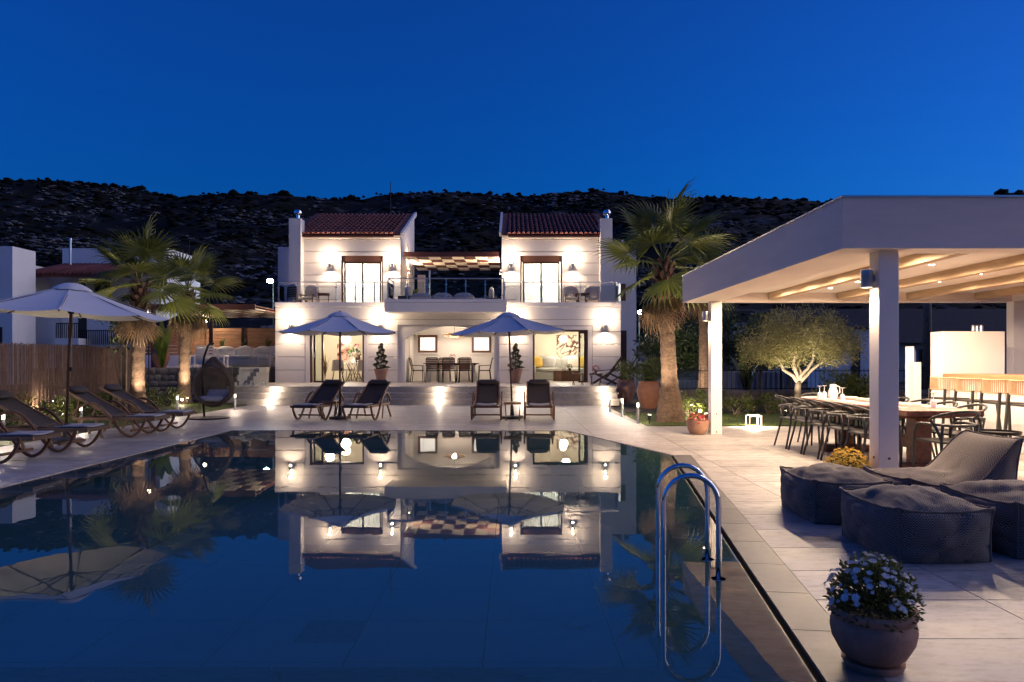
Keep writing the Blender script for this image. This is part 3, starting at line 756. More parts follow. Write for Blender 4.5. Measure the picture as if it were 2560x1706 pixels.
railing([(xs[0],26.9),(xs[0],YB+.06),(xs[-1],YB+.06),(xs[-1],26.9)], [(xs[0],26.8)]+[(x,YB+.06) for x in xs]+[(xs[-1],26.8)], 3.545, PZ(696,YB), 'projecting middle balcony railing above the arched alcove')
xs = [fx(p) for p in (1262,1310,1355,1403,1451,1499,1546)]
railing([(xs[0],yl),(xs[-1],yl),(xs[-1],27.9)], [(x,yl) for x in xs]+[(xs[-1],27.8)], 3.555, 4.32, 'right balcony railing in front of the lit curtains')

# checkered timber canopies
def canopy_roof(name, lab, x0, x1, y0, y1, z, nx, ny, posts=()):
    c_ = thing(name, lab, 'pergola', ((x0+x1)/2,y0,z), world=True)
    MB().box(x0,x1,y0-.06,y0,z-.02,z+.17).build('fascia', 'maroon', c_)
    MB().box(x0,x1,y0,y1,z+.10,z+.13).build('deck', 'maroon', c_)
    dx, dy = (x1-x0)/nx, (y1-y0)/ny
    pm = MB().box(.004,dx-.004,.004,dy-.004,0,.03).mesh('cream_panel'); pm.materials.append(MAT['cream_panel'])
    dm = MB().box(.004,dx-.004,.004,dy-.004,.008,.05).mesh('maroon_panel'); dm.materials.append(MAT['maroon'])
    for i in range(nx):
        for j in range(ny):
            cream = (i+j) % 2 == 0
            o = inst(pm if cream else dm, 'cream_panel' if cream else 'maroon_panel', c_, (x0+i*dx,y0+j*dy,z))
            o.matrix_parent_inverse = Matrix.Translation(-Vector(c_['_w']))
    for x, y, zz in posts: MB().box(x-.06,x+.06,y-.06,y+.06,zz,z+.1).build('post', 'maroon', c_)
    return c_
canopy_roof('checkered_pergola', 'checkered cream and maroon canopy spanning between the two towers', -4.30,-.52,28.55,33.0,5.50,8,5)
canopy_roof('checkered_pergola', 'low checkered canopy over the left side patio, behind the palms', -12.6,-8.9,25.0,30.0,3.15,9,5, posts=((-12.5,25.1,1.1),(-12.5,29.9,1.1)))

# wall lamps: cup below, bright glass above
def lamp_proto():
    t = thing('wall_lamp', 'x', 'wall lamp', group='up-down lamps on the villa walls')
    MB().box(-.05,.05,.10,.118,-.10,.1).box(-.012,.012,.05,.11,0,.03).build('bracket', 'steel', t)
    MB().lathe([(.060,-.17),(.066,-.165),(.078,.0),(.074,.005),(.055,.0)], 16, (0,0,0)).build('cup', 'steel', t, auto=40)
    MB().lathe([(.066,.0),(.072,.28)], 16, (0,0,0), False, False).build('glass_tube', 'glass', t, smooth=True)
    MB().lathe([(.012,0),(.03,.06),(.034,.15),(.012,.21)], 10, (0,0,0)).build('bulb', 'bulb_warm', t, smooth=True)
    point(t, (0,-.10,.24), 2.5, WARM, .04)
    spot(t, (0,-.05,-.19), 3.8, (0,-.25,-1), 155, .7)
    return t
lp = lamp_proto()
LAMPS = [(fx(730),YF,PZ(812,YF),'lower wall lamp left of the dining-room door'), (fx(953),YF,PZ(812,YF),'lower wall lamp between the dining-room door and the arched alcove'),
         (fx(1289),YF,PZ(812,YF),'lower wall lamp right of the alcove, behind the right parasol'), (fx(1512),YF,PZ(812,YF),'lower wall lamp at the far right of the ground floor'),
         (ux(827),YU,PZ(660,YU),'upper wall lamp left of the left balcony door'), (ux(982),YU,PZ(660,YU),'upper wall lamp right of the left balcony door'),
         (ux(1278),YU,PZ(660,YU),'upper wall lamp left of the right balcony door'), (ux(1431),YU,PZ(660,YU),'upper wall lamp right of the right balcony door')]
for i, (x,y,z,lb) in enumerate(LAMPS):
    if i == 0: lp.location = (x,y-.118,z); lp['label'] = lb
    else: dup(lp, lb, (x,y-.118,z))
# side lamps on the terrace walls
for x, y, z, s_, lb in ((-4.41,30.4,5.15,1,'narrow lamp on the side wall of the left tower'), (-.41,29.6,5.0,-1,'small lamp on the side wall of the right tower')):
    t = thing('terrace_lamp', lb, 'wall lamp', (x+.06*s_,y,z))
    MB().lathe([(.04,-.08),(.04,.08)], 12).build('body', 'steel', t, auto=40); MB().lathe([(.03,.081),(.03,.085)], 12).lathe([(.03,-.085),(.03,-.081)], 12).build('lens', 'bulb_warm', t)
    spot(t, (.04*s_,0,-.1), 5, (.1*s_,0,-1), 90, .5); spot(t, (.05*s_,0,.1), 13, (.5*s_,0,1), 150, .6)
# step lights: three columns of three plus the right end
k = 0
for px, nm in ((690,'left'),(1100,'middle'),(1304,'centre-right'),(1508,'right')):
    for i, rn in enumerate(('lowest','middle','top')):
        y = 22.13+.4*i; x = PX(px-(2-i)*(7 if px < 800 else (1 if px < 1400 else -5)), y); z = .18*i+.07
        t = thing('step_light', f'{rn} round light of the {nm} column in the terrace steps', 'step light', (x,y-.004,z), group='recessed lights in the steps')
        t.rotation_euler = (radians(90),0,0)
        MB().lathe([(.045,-.02),(.045,.004),(.032,.006)], 14).build('ring', 'steel', t, auto=30); MB().lathe([(.03,.003),(.03,.008)], 12).build('lens', 'bulb_warm', t)
        point(t, (0,0,.20), .55, WARM2, .03)
# left garage-like balcony fittings

# ================================================================== WHITE PERGOLA AND WHAT STANDS UNDER IT
PX0, PX1, PY0, PY1, PZ0, PZ1, PCZ = 3.23, 9.85, 7.03, 13.64, 2.45, 2.95, 2.61
perg = thing('pergola', 'large white flat-roofed pergola with timber beams over the dining table', 'pergola', (3.75,7.26,0), world=True)
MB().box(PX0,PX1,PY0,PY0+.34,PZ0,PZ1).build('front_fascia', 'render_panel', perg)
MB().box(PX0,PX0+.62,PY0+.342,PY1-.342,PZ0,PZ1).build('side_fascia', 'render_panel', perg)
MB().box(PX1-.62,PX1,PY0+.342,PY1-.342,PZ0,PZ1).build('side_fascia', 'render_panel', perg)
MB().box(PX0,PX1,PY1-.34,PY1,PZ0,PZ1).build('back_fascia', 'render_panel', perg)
MB().box(PX0-.015,PX1+.015,PY0-.015,PY0+.02,PZ1,PZ1+.018).build('flashing', 'steel', perg); MB().box(PX0-.015,PX0+.02,PY0+.02,PY1,PZ1,PZ1+.018).build('flashing', 'steel', perg)
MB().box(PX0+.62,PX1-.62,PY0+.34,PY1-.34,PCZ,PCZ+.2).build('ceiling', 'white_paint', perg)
for x in (4.75,6.03,7.30,8.56):
    MB().box(x-.02,x+.10,PY0+.342,PY1-.342,PZ0+.035,PCZ).build('beam', 'beam_wood', perg, bevel=.006)
POSTS = [(3.65,7.16),(3.65,13.2),(9.2,13.2),(9.2,7.16)]
for x, y in POSTS:
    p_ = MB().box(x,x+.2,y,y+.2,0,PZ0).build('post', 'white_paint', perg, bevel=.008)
    s_ = MB()
    for z in (.09,.42): s_.lathe([(.012,0),(.012,.006)], 8, (0,0,0)); 
    for i, (z) in enumerate((.05,.38)):
        MB().box(x+.1-.011,x+.1+.011,y-.006,y,z-.011,z+.011).build('bolt', 'anthracite', p_)
        MB().box(x-.006,x,y+.1-.011,y+.1+.011,z-.011,z+.011).build('bolt', 'anthracite', p_)
# recessed downlights
dproto = None
k = 0
for ix, x in enumerate((4.34,5.48,6.75)):
    for iy, y in enumerate((8.35,9.4,10.4,11.4,12.4)):
        if ix == 2 and iy == 4: continue
        if dproto is None:
            t = thing('downlight', '', 'downlight', group='recessed spots in the pergola ceiling'); dproto = t
            MB().lathe([(.052,-.0005),(.052,-.006),(.036,-.006),(.036,-.0005)], 16, (0,0,0), False, False).build('ring', 'white_paint', t)
            MB().lathe([(.034,-.006),(.034,-.001)], 14).build('lens', 'bulb_warm', t)
            spot(t, (0,0,-.02), 6.0, (0,0,-1), 174, .3, WARM, .035)
        else: t = copy_tree(dproto)
        t.location = (x,y,PCZ)
        t['label'] = f"recessed pergola spot, {('first','second','third')[ix]} row from the pool, {('nearest','second nearest','third','fourth','farthest')[iy]} from the camera"
# post lamps: short cylinders shining down the posts
for (x, y), lb in ((POSTS[0],'grey cylinder lamp near the top of the nearest pergola post'), (POSTS[1],'grey cylinder lamp on the far pergola post by the palm')):
    t = thing('post_lamp', lb, 'post lamp', (x-.075,y+.1,2.18))
    MB().lathe([(.055,-.09),(.058,-.085),(.058,.085),(.0,.086)], 20, cap0=False).build('body', 'steel', t, auto=40)
    MB().box(.05,.075,-.02,.02,-.03,.03).build('bracket', 'steel', t); MB().lathe([(.045,-.08),(.045,-.078)], 16).build('lens', 'bulb_warm', t)
    spot(t, (0,0,-.1), 3.0, (.06,0,-1), 95, .5)

# --- dining table
tab = thing('dining_table', 'long reddish timber trestle table under the pergola', 'table', (5.0,9.83,0))
x = -.45
for w_ in (.17,.19,.18,.185,.175):
    MB().box(x+.002,x+w_-.002,-1.53,1.53,.71,.775).build('plank', 'table_wood', tab, bevel=.006); x += w_
for y in (-.98,.98):
    MB().box(-.10,.10,y-.11,y+.11,.10,.66).build('leg', 'table_wood', tab, bevel=.01)
    MB().box(-.36,.36,y-.1,y+.1,.0,.10).build('foot', 'table_wood', tab, bevel=.015); MB().box(-.36,.36,y-.08,y+.08,.65,.71).build('bearer', 'table_wood', tab)
MB().box(-.04,.04,-.87,.87,.26,.42).build('stretcher', 'table_wood', tab, bevel=.008)

# --- dark armchairs with hoop backs
def chair_proto():
    t = thing('dining_chair', '', 'chair', group='dark hoop-back armchairs at the pergola table')
    MB().grid(lambda a,b: ((a-.5)*.44*(1-.10*b), (.5-b)*.44, .455-.02*sin(pi*a)*sin(pi*b)), 10, 10).build('seat', 'anthracite', t, smooth=True, solid=.022)
    for sx in (-1,1):
        MB().tube([(sx*.235,.22,.0),(sx*.225,.21,.30),(sx*.225,.20,.56),(sx*.235,.13,.645),(sx*.25,.0,.655)], [.014,.016,.017,.017,.016], 8).build('leg', 'black_plastic', t, smooth=True)
        MB().tube([(sx*.25,-.30,.0),(sx*.215,-.23,.30),(sx*.20,-.20,.46),(sx*.21,-.235,.66)], [.014,.016,.017,.015], 8).build('leg', 'black_plastic', t, smooth=True)
    arm = [(.25,.02,.655)]+[(.255*cos(a), -.06-.23*sin(a), .655-.01*sin(a)) for a in [pi*k/14 for k in range(15)]]+[(-.25,.02,.655)]
    MB().tube(arm, .016, 8).build('arm_hoop', 'black_plastic', t, smooth=True)
    top = [(.20,-.21,.47),(.235,-.16,.62),(.262,-.10,.70)]+[(.262*cos(a), -.10-.245*sin(a), .70+.105*sin(a)**.8) for a in [pi*k/16 for k in range(1,16)]]+[(-.262,-.10,.70),(-.235,-.16,.62),(-.20,-.21,.47)]
    MB().tube(top, .016, 8).build('back_hoop', 'black_plastic', t, smooth=True)
    return t
ch0 = chair_proto(); first = True
def chair(x, y, rz, lb):
    global first
    if first: ch0.location = (x,y,0); ch0.rotation_euler = (0,0,rz); ch0['label'] = lb; first = False
    else: dup(ch0, lb, (x,y,0), rz)
CYS = (11.28,10.7,10.13,9.55,8.97)
ORD = ('farthest','fourth nearest','third nearest','second nearest','nearest')
for i, y in enumerate(CYS): chair(4.50, y, -pi/2+R.uniform(-.04,.04), f'{ORD[i]} dark armchair on the pool side of the pergola table')
for i, y in enumerate(CYS): chair(5.50, y-.02, pi/2+R.uniform(-.05,.05), f'{ORD[i]} dark armchair on the bar side of the pergola table')
chair(4.86, 8.08, .12, 'dark armchair at the near head of the pergola table')
chair(5.02, 11.72, pi, 'dark armchair at the far head of the pergola table')
# --- table setting
gm = MB().lathe([(.035,0),(.036,.003),(.006,.010),(.005,.075),(.03,.11),(.036,.15),(.03,.19),(.029,.19),(.034,.15),(.028,.112),(.003,.085)], 14)
def glassware(x, y, flip, lb):
    t = thing('wine_glass', lb, 'glass', (x,y,.777), group='wine glasses on the pergola table')
    o = MB().lathe([(.032,0),(.037,.045),(.03,.085),(.006,.10),(.005,.175),(.034,.186),(.036,.19)], 16, cap0=False).build('bowl', 'glass_rim', t, auto=40)
mat('glass_rim', (.82,.84,.86), .12, spec=.8)
for i, (x,y,lb) in enumerate(((4.75,10.35,'upturned wine glass on the table left of the near post'),(4.72,11.05,'upturned wine glass beside the lemonade jug'),(4.86,11.2,'upturned wine glass just behind the lemonade jug'),(5.18,8.85,'upturned wine glass right of the near post'))): glassware(x,y,1,lb)
j = thing('water_jug', 'glass jug of pale lemonade on the pergola table', 'jug', (4.86,10.9,.777))
MB().lathe([(.05,0),(.068,.03),(.07,.11),(.045,.17),(.05,.22),(.047,.22),(.042,.17)], 18, cap1=False).build('body', 'glass_rim', j, auto=40)
MB().lathe([(.045,.006),(.062,.035),(.064,.10)], 16).build('lemonade', 'petal_yellow', j, smooth=True); MB().tube([(.05,0,.20),(.10,0,.18),(.105,0,.10),(.068,0,.07)], .007, 6).build('handle', 'glass_rim', j, smooth=True)
pl = 0
for side, x, rz in (('pool',4.70,0),('bar',5.30,pi)):
    for i, y in enumerate(CYS):
        t = thing('place_setting', f'white placemat, plate and cutlery in front of the {ORD[i]} chair on the {side} side', 'place setting', (x,y,.7755), group='place settings on the pergola table')
        MB().box(-.12,.14,-.17,.17,0,.003).build('placemat', 'sheet_white', t); MB().lathe([(.06,.004),(.11,.014),(.105,.016),(.055,.008)], 18).build('plate', 'white_paint', t, auto=40)
        MB().box(-.10,.09,.125,.14,.004,.008).box(-.10,.09,-.14,-.125,.004,.008).build('cutlery', 'steel', t)

# --- bar with timber top, stools, white walls
bar = thing('bar_counter', 'cream outdoor bar with a timber top at the right edge', 'bar', (7.9,11,0), world=True)
MB().box(7.55,8.15,8.2,12.4,0,1.07).build('base', 'stucco', bar); MB().box(7.42,8.22,8.2,12.42,1.07,1.135).build('top', 'bar_wood', bar, bevel=.008)
for y in (8.9,9.6,10.3,11.0,11.7): MB().box(7.535,7.549,y-.005,y+.005,.02,1.07).build('cladding_joint', 'groove', bar)
blk = thing('white_block', 'tall white rendered block behind the bar', 'wall', (8.0,12.7,0), world=True)
MB().box(7.47,8.56,12.5,12.86,0,1.865).build('body', 'stucco_trim', blk, bevel=.01)
for i in range(3): MB().lathe([(.03,0),(.03,.10),(.02,.12)], 10, (8.12+i*.07,12.68,1.865)).build('flue', 'steel', blk)
gw = thing('garden_wall', 'white garden wall running back beside the bar', 'wall', (8,14,0), world=True)
MB().add([(7.45,13.35,0),(11.5,20.5,0),(11.5,20.7,0),(7.35,13.45,0),(7.45,13.35,1.62),(11.5,20.5,1.62),(11.5,20.7,1.62),(7.35,13.45,1.62)], [(0,3,2,1),(4,5,6,7),(0,1,5,4),(1,2,6,5),(2,3,7,6),(3,0,4,7)]).build('body', 'stucco_trim', gw)
MB().box(7.36,7.5,13.2,13.3,0,1.33).build('end_pier', 'stucco_trim', gw)
def stool_proto():
    t = thing('bar_stool', '', 'stool', group='rope-backed bar stools')
    MB().box(-.2,.2,-.2,.2,.735,.765).build('seat', 'black_plastic', t, bevel=.012)
    for sx in (-1,1):
        MB().bar((sx*.23,.23,0),(sx*.18,.17,.75),.03,.03).build('leg', 'black_plastic', t); MB().bar((sx*.23,-.27,0),(sx*.2,-.2,.91),.032,.032).build('leg', 'black_plastic', t)
    for y in (-.22,.20): MB().box(-.21,.21,y-.012,y+.012,.27,.295).build('footrest', 'black_plastic', t)
    bk = MB()
    def bp(a, z): return (.25*cos(a), -.05-.22*sin(a), z)
    for z in (.90,1.085): bk.tube([bp(pi*k/12,z) for k in range(13)], .011, 6)
    bk.build('back_frame', 'rope', t, smooth=True)
    rp_ = MB()
    for k in range(30): a = pi*(k+.5)/30; rp_.tube([bp(a,.90),bp(a,1.085)], .0085, 5, cap=False)
    rp_.build('rope_weave', 'rope', t, smooth=True)
    return t
st0 = stool_proto()
for i, (y, lb) in enumerate(((11.54,'farthest rope-backed bar stool'),(10.86,'second farthest rope-backed bar stool'),(10.25,'third rope-backed bar stool, above the table end'),(9.68,'nearest rope-backed bar stool, cut by the frame edge'))):
    if i == 0: st0.location = (7.02,y,0); st0.rotation_euler = (0,0,-pi/2); st0['label'] = lb
    else: dup(st0, lb, (7.02,y,0), -pi/2+R.uniform(-.06,.06))

# --- bean-bag seats in herringbone cloth
def add_uv(me):
    uv = me.uv_layers.new(name='UVMap')
    for p in me.polygons:
        n_ = p.normal; ax = max(range(3), key=lambda i: abs(n_[i]))
        for li in p.loop_indices:
            c_ = me.vertices[me.loops[li].vertex_index].co
            uv.data[li].uv = ((c_.y,c_.z),(c_.x,c_.z),(c_.x,c_.y))[ax]
def cush_pt(x, y, z, sx, sy, sz, f, seed, bulge):
    bx, by, bz = (1-x**4)*.5+(1-x*x)*.5, (1-y**4)*.5+(1-y*y)*.5, (1-z**4)*.5+(1-z*z)*.5
    ex = 1-.085*bulge*(max(abs(x),0)*abs(y))**2.2*(1-.55*z*z)      # rounded vertical edges, corners stay pointed
    X = x*ex*(1+.20*bulge*by*bz); Y = y*ex*(1+.17*bulge*bx*bz); Z = z
    if z < 0: X *= 1-.04*bulge*z*z; Y *= 1-.04*bulge*z*z
    if z > 0: Z = z+.42*bulge*bx*by*z-.14*bulge*(1-(abs(x)*abs(y))**3)*(1-bx*by)*z**4
    p = Vector((X*sx/2, Y*sy/2, (Z*.5+.5)*sz)); k = min(1, sx/.5)
    if sum(abs(c_) > .97 for c_ in (x,y,z)) < 2 and z > -.97:
        nz = noise.noise(p*5+Vector((seed*3.1,0,0)))*.024+noise.noise(p*12+Vector((0,seed*2.3,0)))*.010
        q_ = Vector((p.x*4.2+seed, p.y*4.2, p.z*9)); nz -= .020*max(0,1-abs(noise.noise(q_))*5)**2      # creases
        p += (p-Vector((0,0,sz*.4))).normalized()*nz*k
    return f(p, x, y, z) if f else p
def cushion_mesh(sx, sy, sz, f=None, N=14, seed=0, bulge=1.0):
    """a stuffed block: bulging faces, pulled-in seams, dents; f reshapes it"""
    bm = bmesh.new(); bmesh.ops.create_cube(bm, size=2)
    bmesh.ops.subdivide_edges(bm, edges=bm.edges[:], cuts=N, use_grid_fill=True)
    for v in bm.verts: v.co = cush_pt(*v.co, sx, sy, sz, f, seed, bulge)
    me = bpy.data.meshes.new('body'); bm.to_mesh(me); bm.free()
    me.polygons.foreach_set('use_smooth', [True]*len(me.polygons)); me.update()
    add_uv(me); return me
def seam(sx, sy, sz, f=None, seed=0):
    E = [((-1,-1,1),(1,-1,1)),((1,-1,1),(1,1,1)),((1,1,1),(-1,1,1)),((-1,1,1),(-1,-1,1)),((-1,-1,-1),(-1,-1,1)),((1,-1,-1),(1,-1,1)),((-1,1,-1),(-1,1,1)),((1,1,-1),(1,1,1))]
    return [[cush_pt(*[a[i]+(b_[i]-a[i])*t/16 for i in range(3)], sx, sy, sz, f, seed, 1.0) for t in range(17)] for a, b_ in E]
def beanbag(name, lb, loc, rz, sx, sy, sz, f=None, seed=0):
    t = thing(name, lb, 'bean bag', loc, rz)
    link('body', cushion_mesh(sx,sy,sz,f,N=22,seed=seed), 'herringbone', t)
    for path in seam(sx,sy,sz,f,seed):
        path = [p+Vector((0,0,.004+.003*sin(i*2.3+seed))) for i, p in enumerate(path)]
        MB().tube(path, .009, 6).build('piping', 'herringbone', t, smooth=True)
    return t
beanbag('ottoman', 'nearest square charcoal herringbone ottoman on the patio', (2.88,5.19,0), radians(2), .68,.82,.365, seed=1)
beanbag('ottoman', 'charcoal herringbone ottoman beside the yellow flowers', (2.82,6.33,0), radians(-1), .66,.82,.36, seed=2)
beanbag('ottoman', 'charcoal herringbone ottoman cut by the right frame edge', (3.74,5.30,0), radians(3), .70,.84,.38, seed=3)
def lounge(p, x, y, z):
    # a wedge: low seat towards -x, high soft back at +x
    t = max(0, (x-.05)/.95); lift = .34*(t*t*(3-2*t))*(z*.5+.5)
    return Vector((p.x-.10*(1-z)*.0+.06*t*(z*.5+.5), p.y*(1-.05*t*(z*.5+.5)), p.z*(1+.0)+lift-.05*sin(pi*(x*.5+.5))*(z*.5+.5)))
beanbag('lounge_chair', 'low charcoal herringbone lounge seat with a high soft back', (3.78,6.42,0), radians(1), .95,.80,.36, lounge, seed=4)
# black tray table
t = thing('tray_table', 'small round black metal tray table beside the dining table', 'side table', (5.60,8.3,0))
MB().lathe([(.0,.515),(.23,.515),(.235,.545),(.229,.545),(.224,.523),(.0,.523)], 28, cap0=False, cap1=False).build('tray', 'dark_metal', t, auto=40)
for a in (.3,.3+2*pi/3,.3+4*pi/3): MB().tube([(.14*cos(a),.14*sin(a),.515),(.2*cos(a),.2*sin(a),0)], .007, 6).build('leg', 'dark_metal', t)

# --- potted flowers
def pot(name, lb, loc, prof, mt, saucer=None, soil=None):
    t = thing(name, lb, 'flower pot', loc)
    MB().lathe(prof, 40, cap1=False).build('pot', mt, t, auto=50)
    if saucer: MB().lathe([(saucer*.92,0),(saucer,.02),(saucer,.032),(saucer*.9,.03)], 36).build('saucer', mt, t, auto=50)
    MB().lathe([(.001,soil[1]+.01),(soil[0],soil[1])], 24, cap0=False).build('soil', 'soil', t)
    return t
def flower_dome(t, c, rx, rz, n_leaf, leafmat, n_fl, petalmat, fr, seed, droop=.0, mix=None):
    rr = random.Random(seed); lm = MB(); sm = MB()
    def shell(rad, low=-.15):
        while True:
            v = Vector((rr.gauss(0,1),rr.gauss(0,1),rr.gauss(0,1))).normalized()
            if v.z > low: return Vector((c[0]+v.x*rx*rad, c[1]+v.y*rx*rad, c[2]+v.z*rz*rad)), v
    for q in range(n_leaf):
        p, v = shell(rr.uniform(.35,1.0)**.6, -.3)
        d = (v+Vector((rr.uniform(-.8,.8),rr.uniform(-.8,.8),rr.uniform(-.4,.8)))).normalized()
        lm.leaf(p, d, Vector((rr.uniform(-1,1),rr.uniform(-1,1),1)), rr.uniform(.02,.04)*rx/.2, rr.uniform(.010,.018)*rx/.2)
    lm.build('foliage', leafmat, t)
    for q in range(n_leaf//24):
        p, v = shell(.9, .0); sm.tube([(c[0]+v.x*.02,c[1]+v.y*.02,c[2]-rz*.1), (p+Vector(c))/2+Vector((0,0,.01)), p], .0022, 4, cap=False)
    sm.build('stem', 'leaf_dark', t)
    fm = []
    for var in range(3):
        f_ = MB()
        for ring, (nr, rad, zz, tilt) in enumerate(((11,1.0,.0,.25),(9,.75,.12,.55),(7,.45,.22,.95))):
            for k in range(nr):
                a = 2*pi*(k+.5*ring)/nr+var; ca, sa = cos(a), sin(a); w_ = fr*.44
                L_ = fr*rad*rr.uniform(.85,1.1)
                f_.add([(0,0,zz*fr), (ca*L_*.6-sa*w_*.5, sa*L_*.6+ca*w_*.5, zz*fr+tilt*L_*.5), (ca*L_, sa*L_, zz*fr+tilt*L_*.6), (ca*L_*.6+sa*w_*.5, sa*L_*.6-ca*w_*.5, zz*fr+tilt*L_*.5)], [(0,1,2,3)])
        m_ = f_.mesh('flower'); m_.materials.append(MAT[petalmat]); fm.append(m_)
    pts_ = []
    tries = 0
    while len(pts_) < n_fl and tries < 4000:
        tries += 1
        p, v = shell(rr.uniform(.86,1.13), droop)
        if all((p-q).length > fr*1.15 for q, _ in pts_): pts_.append((p,v))
    for p, v in pts_:
        o = inst(fm[rr.randrange(3)], 'flower', t, p, (v+Vector((0,0,.5))).to_track_quat('Z','Y').to_euler(), rr.uniform(.5,1.2))
t = pot('flower_pot', 'bulbous brown clay pot of white chrysanthemums in the foreground', (1.60,3.19,0), [(.10,.028),(.135,.06),(.168,.12),(.178,.17),(.172,.205),(.165,.215),(.178,.235),(.182,.25),(.176,.262),(.163,.262),(.155,.24),(.15,.2)], 'pot_brown', .128, (.155,.215))
flower_dome(t, (0,0,.28), .185, .20, 2200, 'leaf_shrub', 120, 'petal_white', .018, 5)
t = pot('flower_pot', 'pot of bright yellow chrysanthemums against the near pergola post', (3.42,7.35,0), [(.10,.0),(.14,.02),(.18,.15),(.19,.22),(.175,.22),(.165,.18)], 'terracotta', None, (.165,.17))
flower_dome(t, (0,0,.22), .205, .22, 600, 'leaf_shrub', 330, 'petal_yellow', .024, 6)
t = pot('flower_pot', 'rounded terracotta bowl of red and pink flowers at the far pergola post', (3.43,13.3,0), [(.12,.0),(.145,.02),(.185,.1),(.2,.18),(.205,.25),(.21,.262),(.195,.262),(.185,.2)], 'terracotta_pale', None, (.185,.21))
flower_dome(t, (0,0,.22), .18, .16, 500, 'leaf_shrub', 60, 'petal_red', .035, 8)

# --- pool ladder
lad = thing('pool_ladder', 'chrome pool ladder with two hooped handrails', 'ladder', (1.29,4.7,-.01), world=True)
for nm, (fxx, fyy), xi in (('a',(1.287,4.49),.945), ('b',(1.337,4.93),1.0)):
    r_ = (fxx-xi)/2; cxm = (fxx+xi)/2; zt = .635-r_
    path = [(fxx,fyy,-.014),(fxx,fyy,.2),(fxx,fyy,zt)]+[(cxm+r_*cos(a),fyy,zt+r_*sin(a)) for a in [pi*k/16 for k in range(1,16)]]+[(xi,fyy,zt),(xi,fyy,0),(xi,fyy,-.5),(xi,fyy,-1.0)]
    h = MB().tube(path, .0165, 14).build('handrail', 'chrome', lad, smooth=True)
    MB().lathe([(.05,0),(.05,.004),(.046,.007)], 20, (fxx,fyy,-.013)).build('flange', 'chrome', h, auto=40)
for z in (-.3,-.55,-.8): MB().box(.93,1.02,4.5,4.92,z-.012,z+.012).build('rung', 'anthracite', lad)

# ================================================================== POOLSIDE FURNITURE AND LIGHTS
def lounger_proto():
    """1.95 m long along +y (foot end at y=0, head end at y=1.95), sling between timber rails, bent-wood hoops as legs and arms"""
    t = thing('sun_lounger', '', 'sun lounger', group='dark sling sun loungers')
    W2 = .30
    for sx in (-1,1):
        x = sx*W2
        MB().box(x-.018,x+.018,.0,1.45,.30,.352).build('side_rail', 'teak_light', t, bevel=.006)
        # bent-wood wave: arm arch behind, sweeping down to a rocker-like foot near the foot end
        path = []
        key = [(.16,.32),(.20,.20),(.30,.06),(.42,.0),(.54,.05),(.66,.18),(.78,.34),(.90,.48),(1.02,.565),(1.14,.585),(1.26,.55),(1.36,.47),(1.44,.36)]
        for k in range(len(key)-1):
            for q in range(4):
                a = q/4; p0 = key[max(k-1,0)]; p1 = key[k]; p2 = key[k+1]; p3 = key[min(k+2,len(key)-1)]
                path.append((x+sx*.035,)+tuple(.5*((2*p1[i])+(-p0[i]+p2[i])*a+(2*p0[i]-5*p1[i]+4*p2[i]-p3[i])*a*a+(-p0[i]+3*p1[i]-3*p2[i]+p3[i])*a**3) for i in (0,1)))
        hp = MB()
        for a_, b_ in zip(path, path[1:]): hp.bar((a_[0],a_[1],a_[2]+.018),(b_[0],b_[1],b_[2]+.018),.036,.036)
        hp.build('bent_leg', 'teak', t)
        MB().bar((x,1.30,.32),(x+sx*.02,1.52,.0),.035,.03).build('leg', 'teak_light', t); MB().bar((x,1.05,.32),(x+sx*.02,.92,.0),.0001+.03,.03).build('brace', 'teak_light', t)
        MB().bar((x-sx*.03,.78,.36),(x-sx*.03,1.62,.84),.03,.035).build('back_rail', 'teak_light', t)
        MB().bar((x-sx*.02,1.35,.66),(x-sx*.02,1.42,.33),.022,.022).build('back_prop', 'teak_light', t)
    MB().box(-W2+.018,W2-.018,.0,.05,.30,.345).build('cross_rail', 'dark_wood', t); MB().box(-W2-.02,W2+.02,.40,.44,.10,.135).build('cross_rail', 'teak', t)
    MB().box(-W2+.018,W2-.018,1.40,1.44,.30,.345).build('cross_rail', 'teak_light', t)
    MB().grid(lambda a,b: ((a-.5)*.54, .04+b*.76, .356-.022*sin(pi*a)-.006*sin(pi*b)), 8, 10).build('seat_sling', 'sling', t, smooth=True, solid=.008)
    MB().grid(lambda a,b: ((a-.5)*.54, .79+b*.84, .372+b*.48-.015*sin(pi*a)-.012*sin(b*pi)), 8, 12).build('back_sling', 'sling', t, smooth=True, solid=.008)
    pm = link('headrest', cushion_mesh(.40,.16,.055,N=6,seed=9), 'sling', t, loc=(0,1.53,.815)); pm.rotation_euler = (radians(30),0,0)
    MB().grid(lambda a,b: ((a-.5)*.44, .06+b*.5, .372+.006*sin(a*9)*sin(b*7)-.012*sin(pi*a)), 10, 10).build('seat_pad', 'pad', t, smooth=True, solid=.02)
    return t
lo0 = lounger_proto()
LO = [(-4.66,16.05,-radians(11),'leftmost sun lounger under the left parasol, turned slightly right'), (-3.52,16.05,-radians(10),'second sun lounger under the left parasol, step lights gleaming through its back'),
      (-.585,16.1,radians(0),'sun lounger left of the right parasol pole, seen from the foot end'), (.615,16.1,-radians(1),'rightmost sun lounger under the right parasol'),
      (-6.28,14.08,radians(90),'farthest lounger of the row along the lawn, nearest the palms'), (-6.32,13.05,radians(91),'second farthest lounger along the lawn, behind the left parasol pole'),
      (-6.28,10.97,radians(90),'third lounger along the lawn, in front of the left parasol'), (-6.30,9.78,radians(91),'nearest lounger along the lawn, cut by the left frame edge')]
for i, (x,y,rz,lb) in enumerate(LO):
    if i == 0: lo0.location = (x,y,0); lo0.rotation_euler = (0,0,rz); lo0['label'] = lb
    else: dup(lo0, lb, (x,y,0), rz)

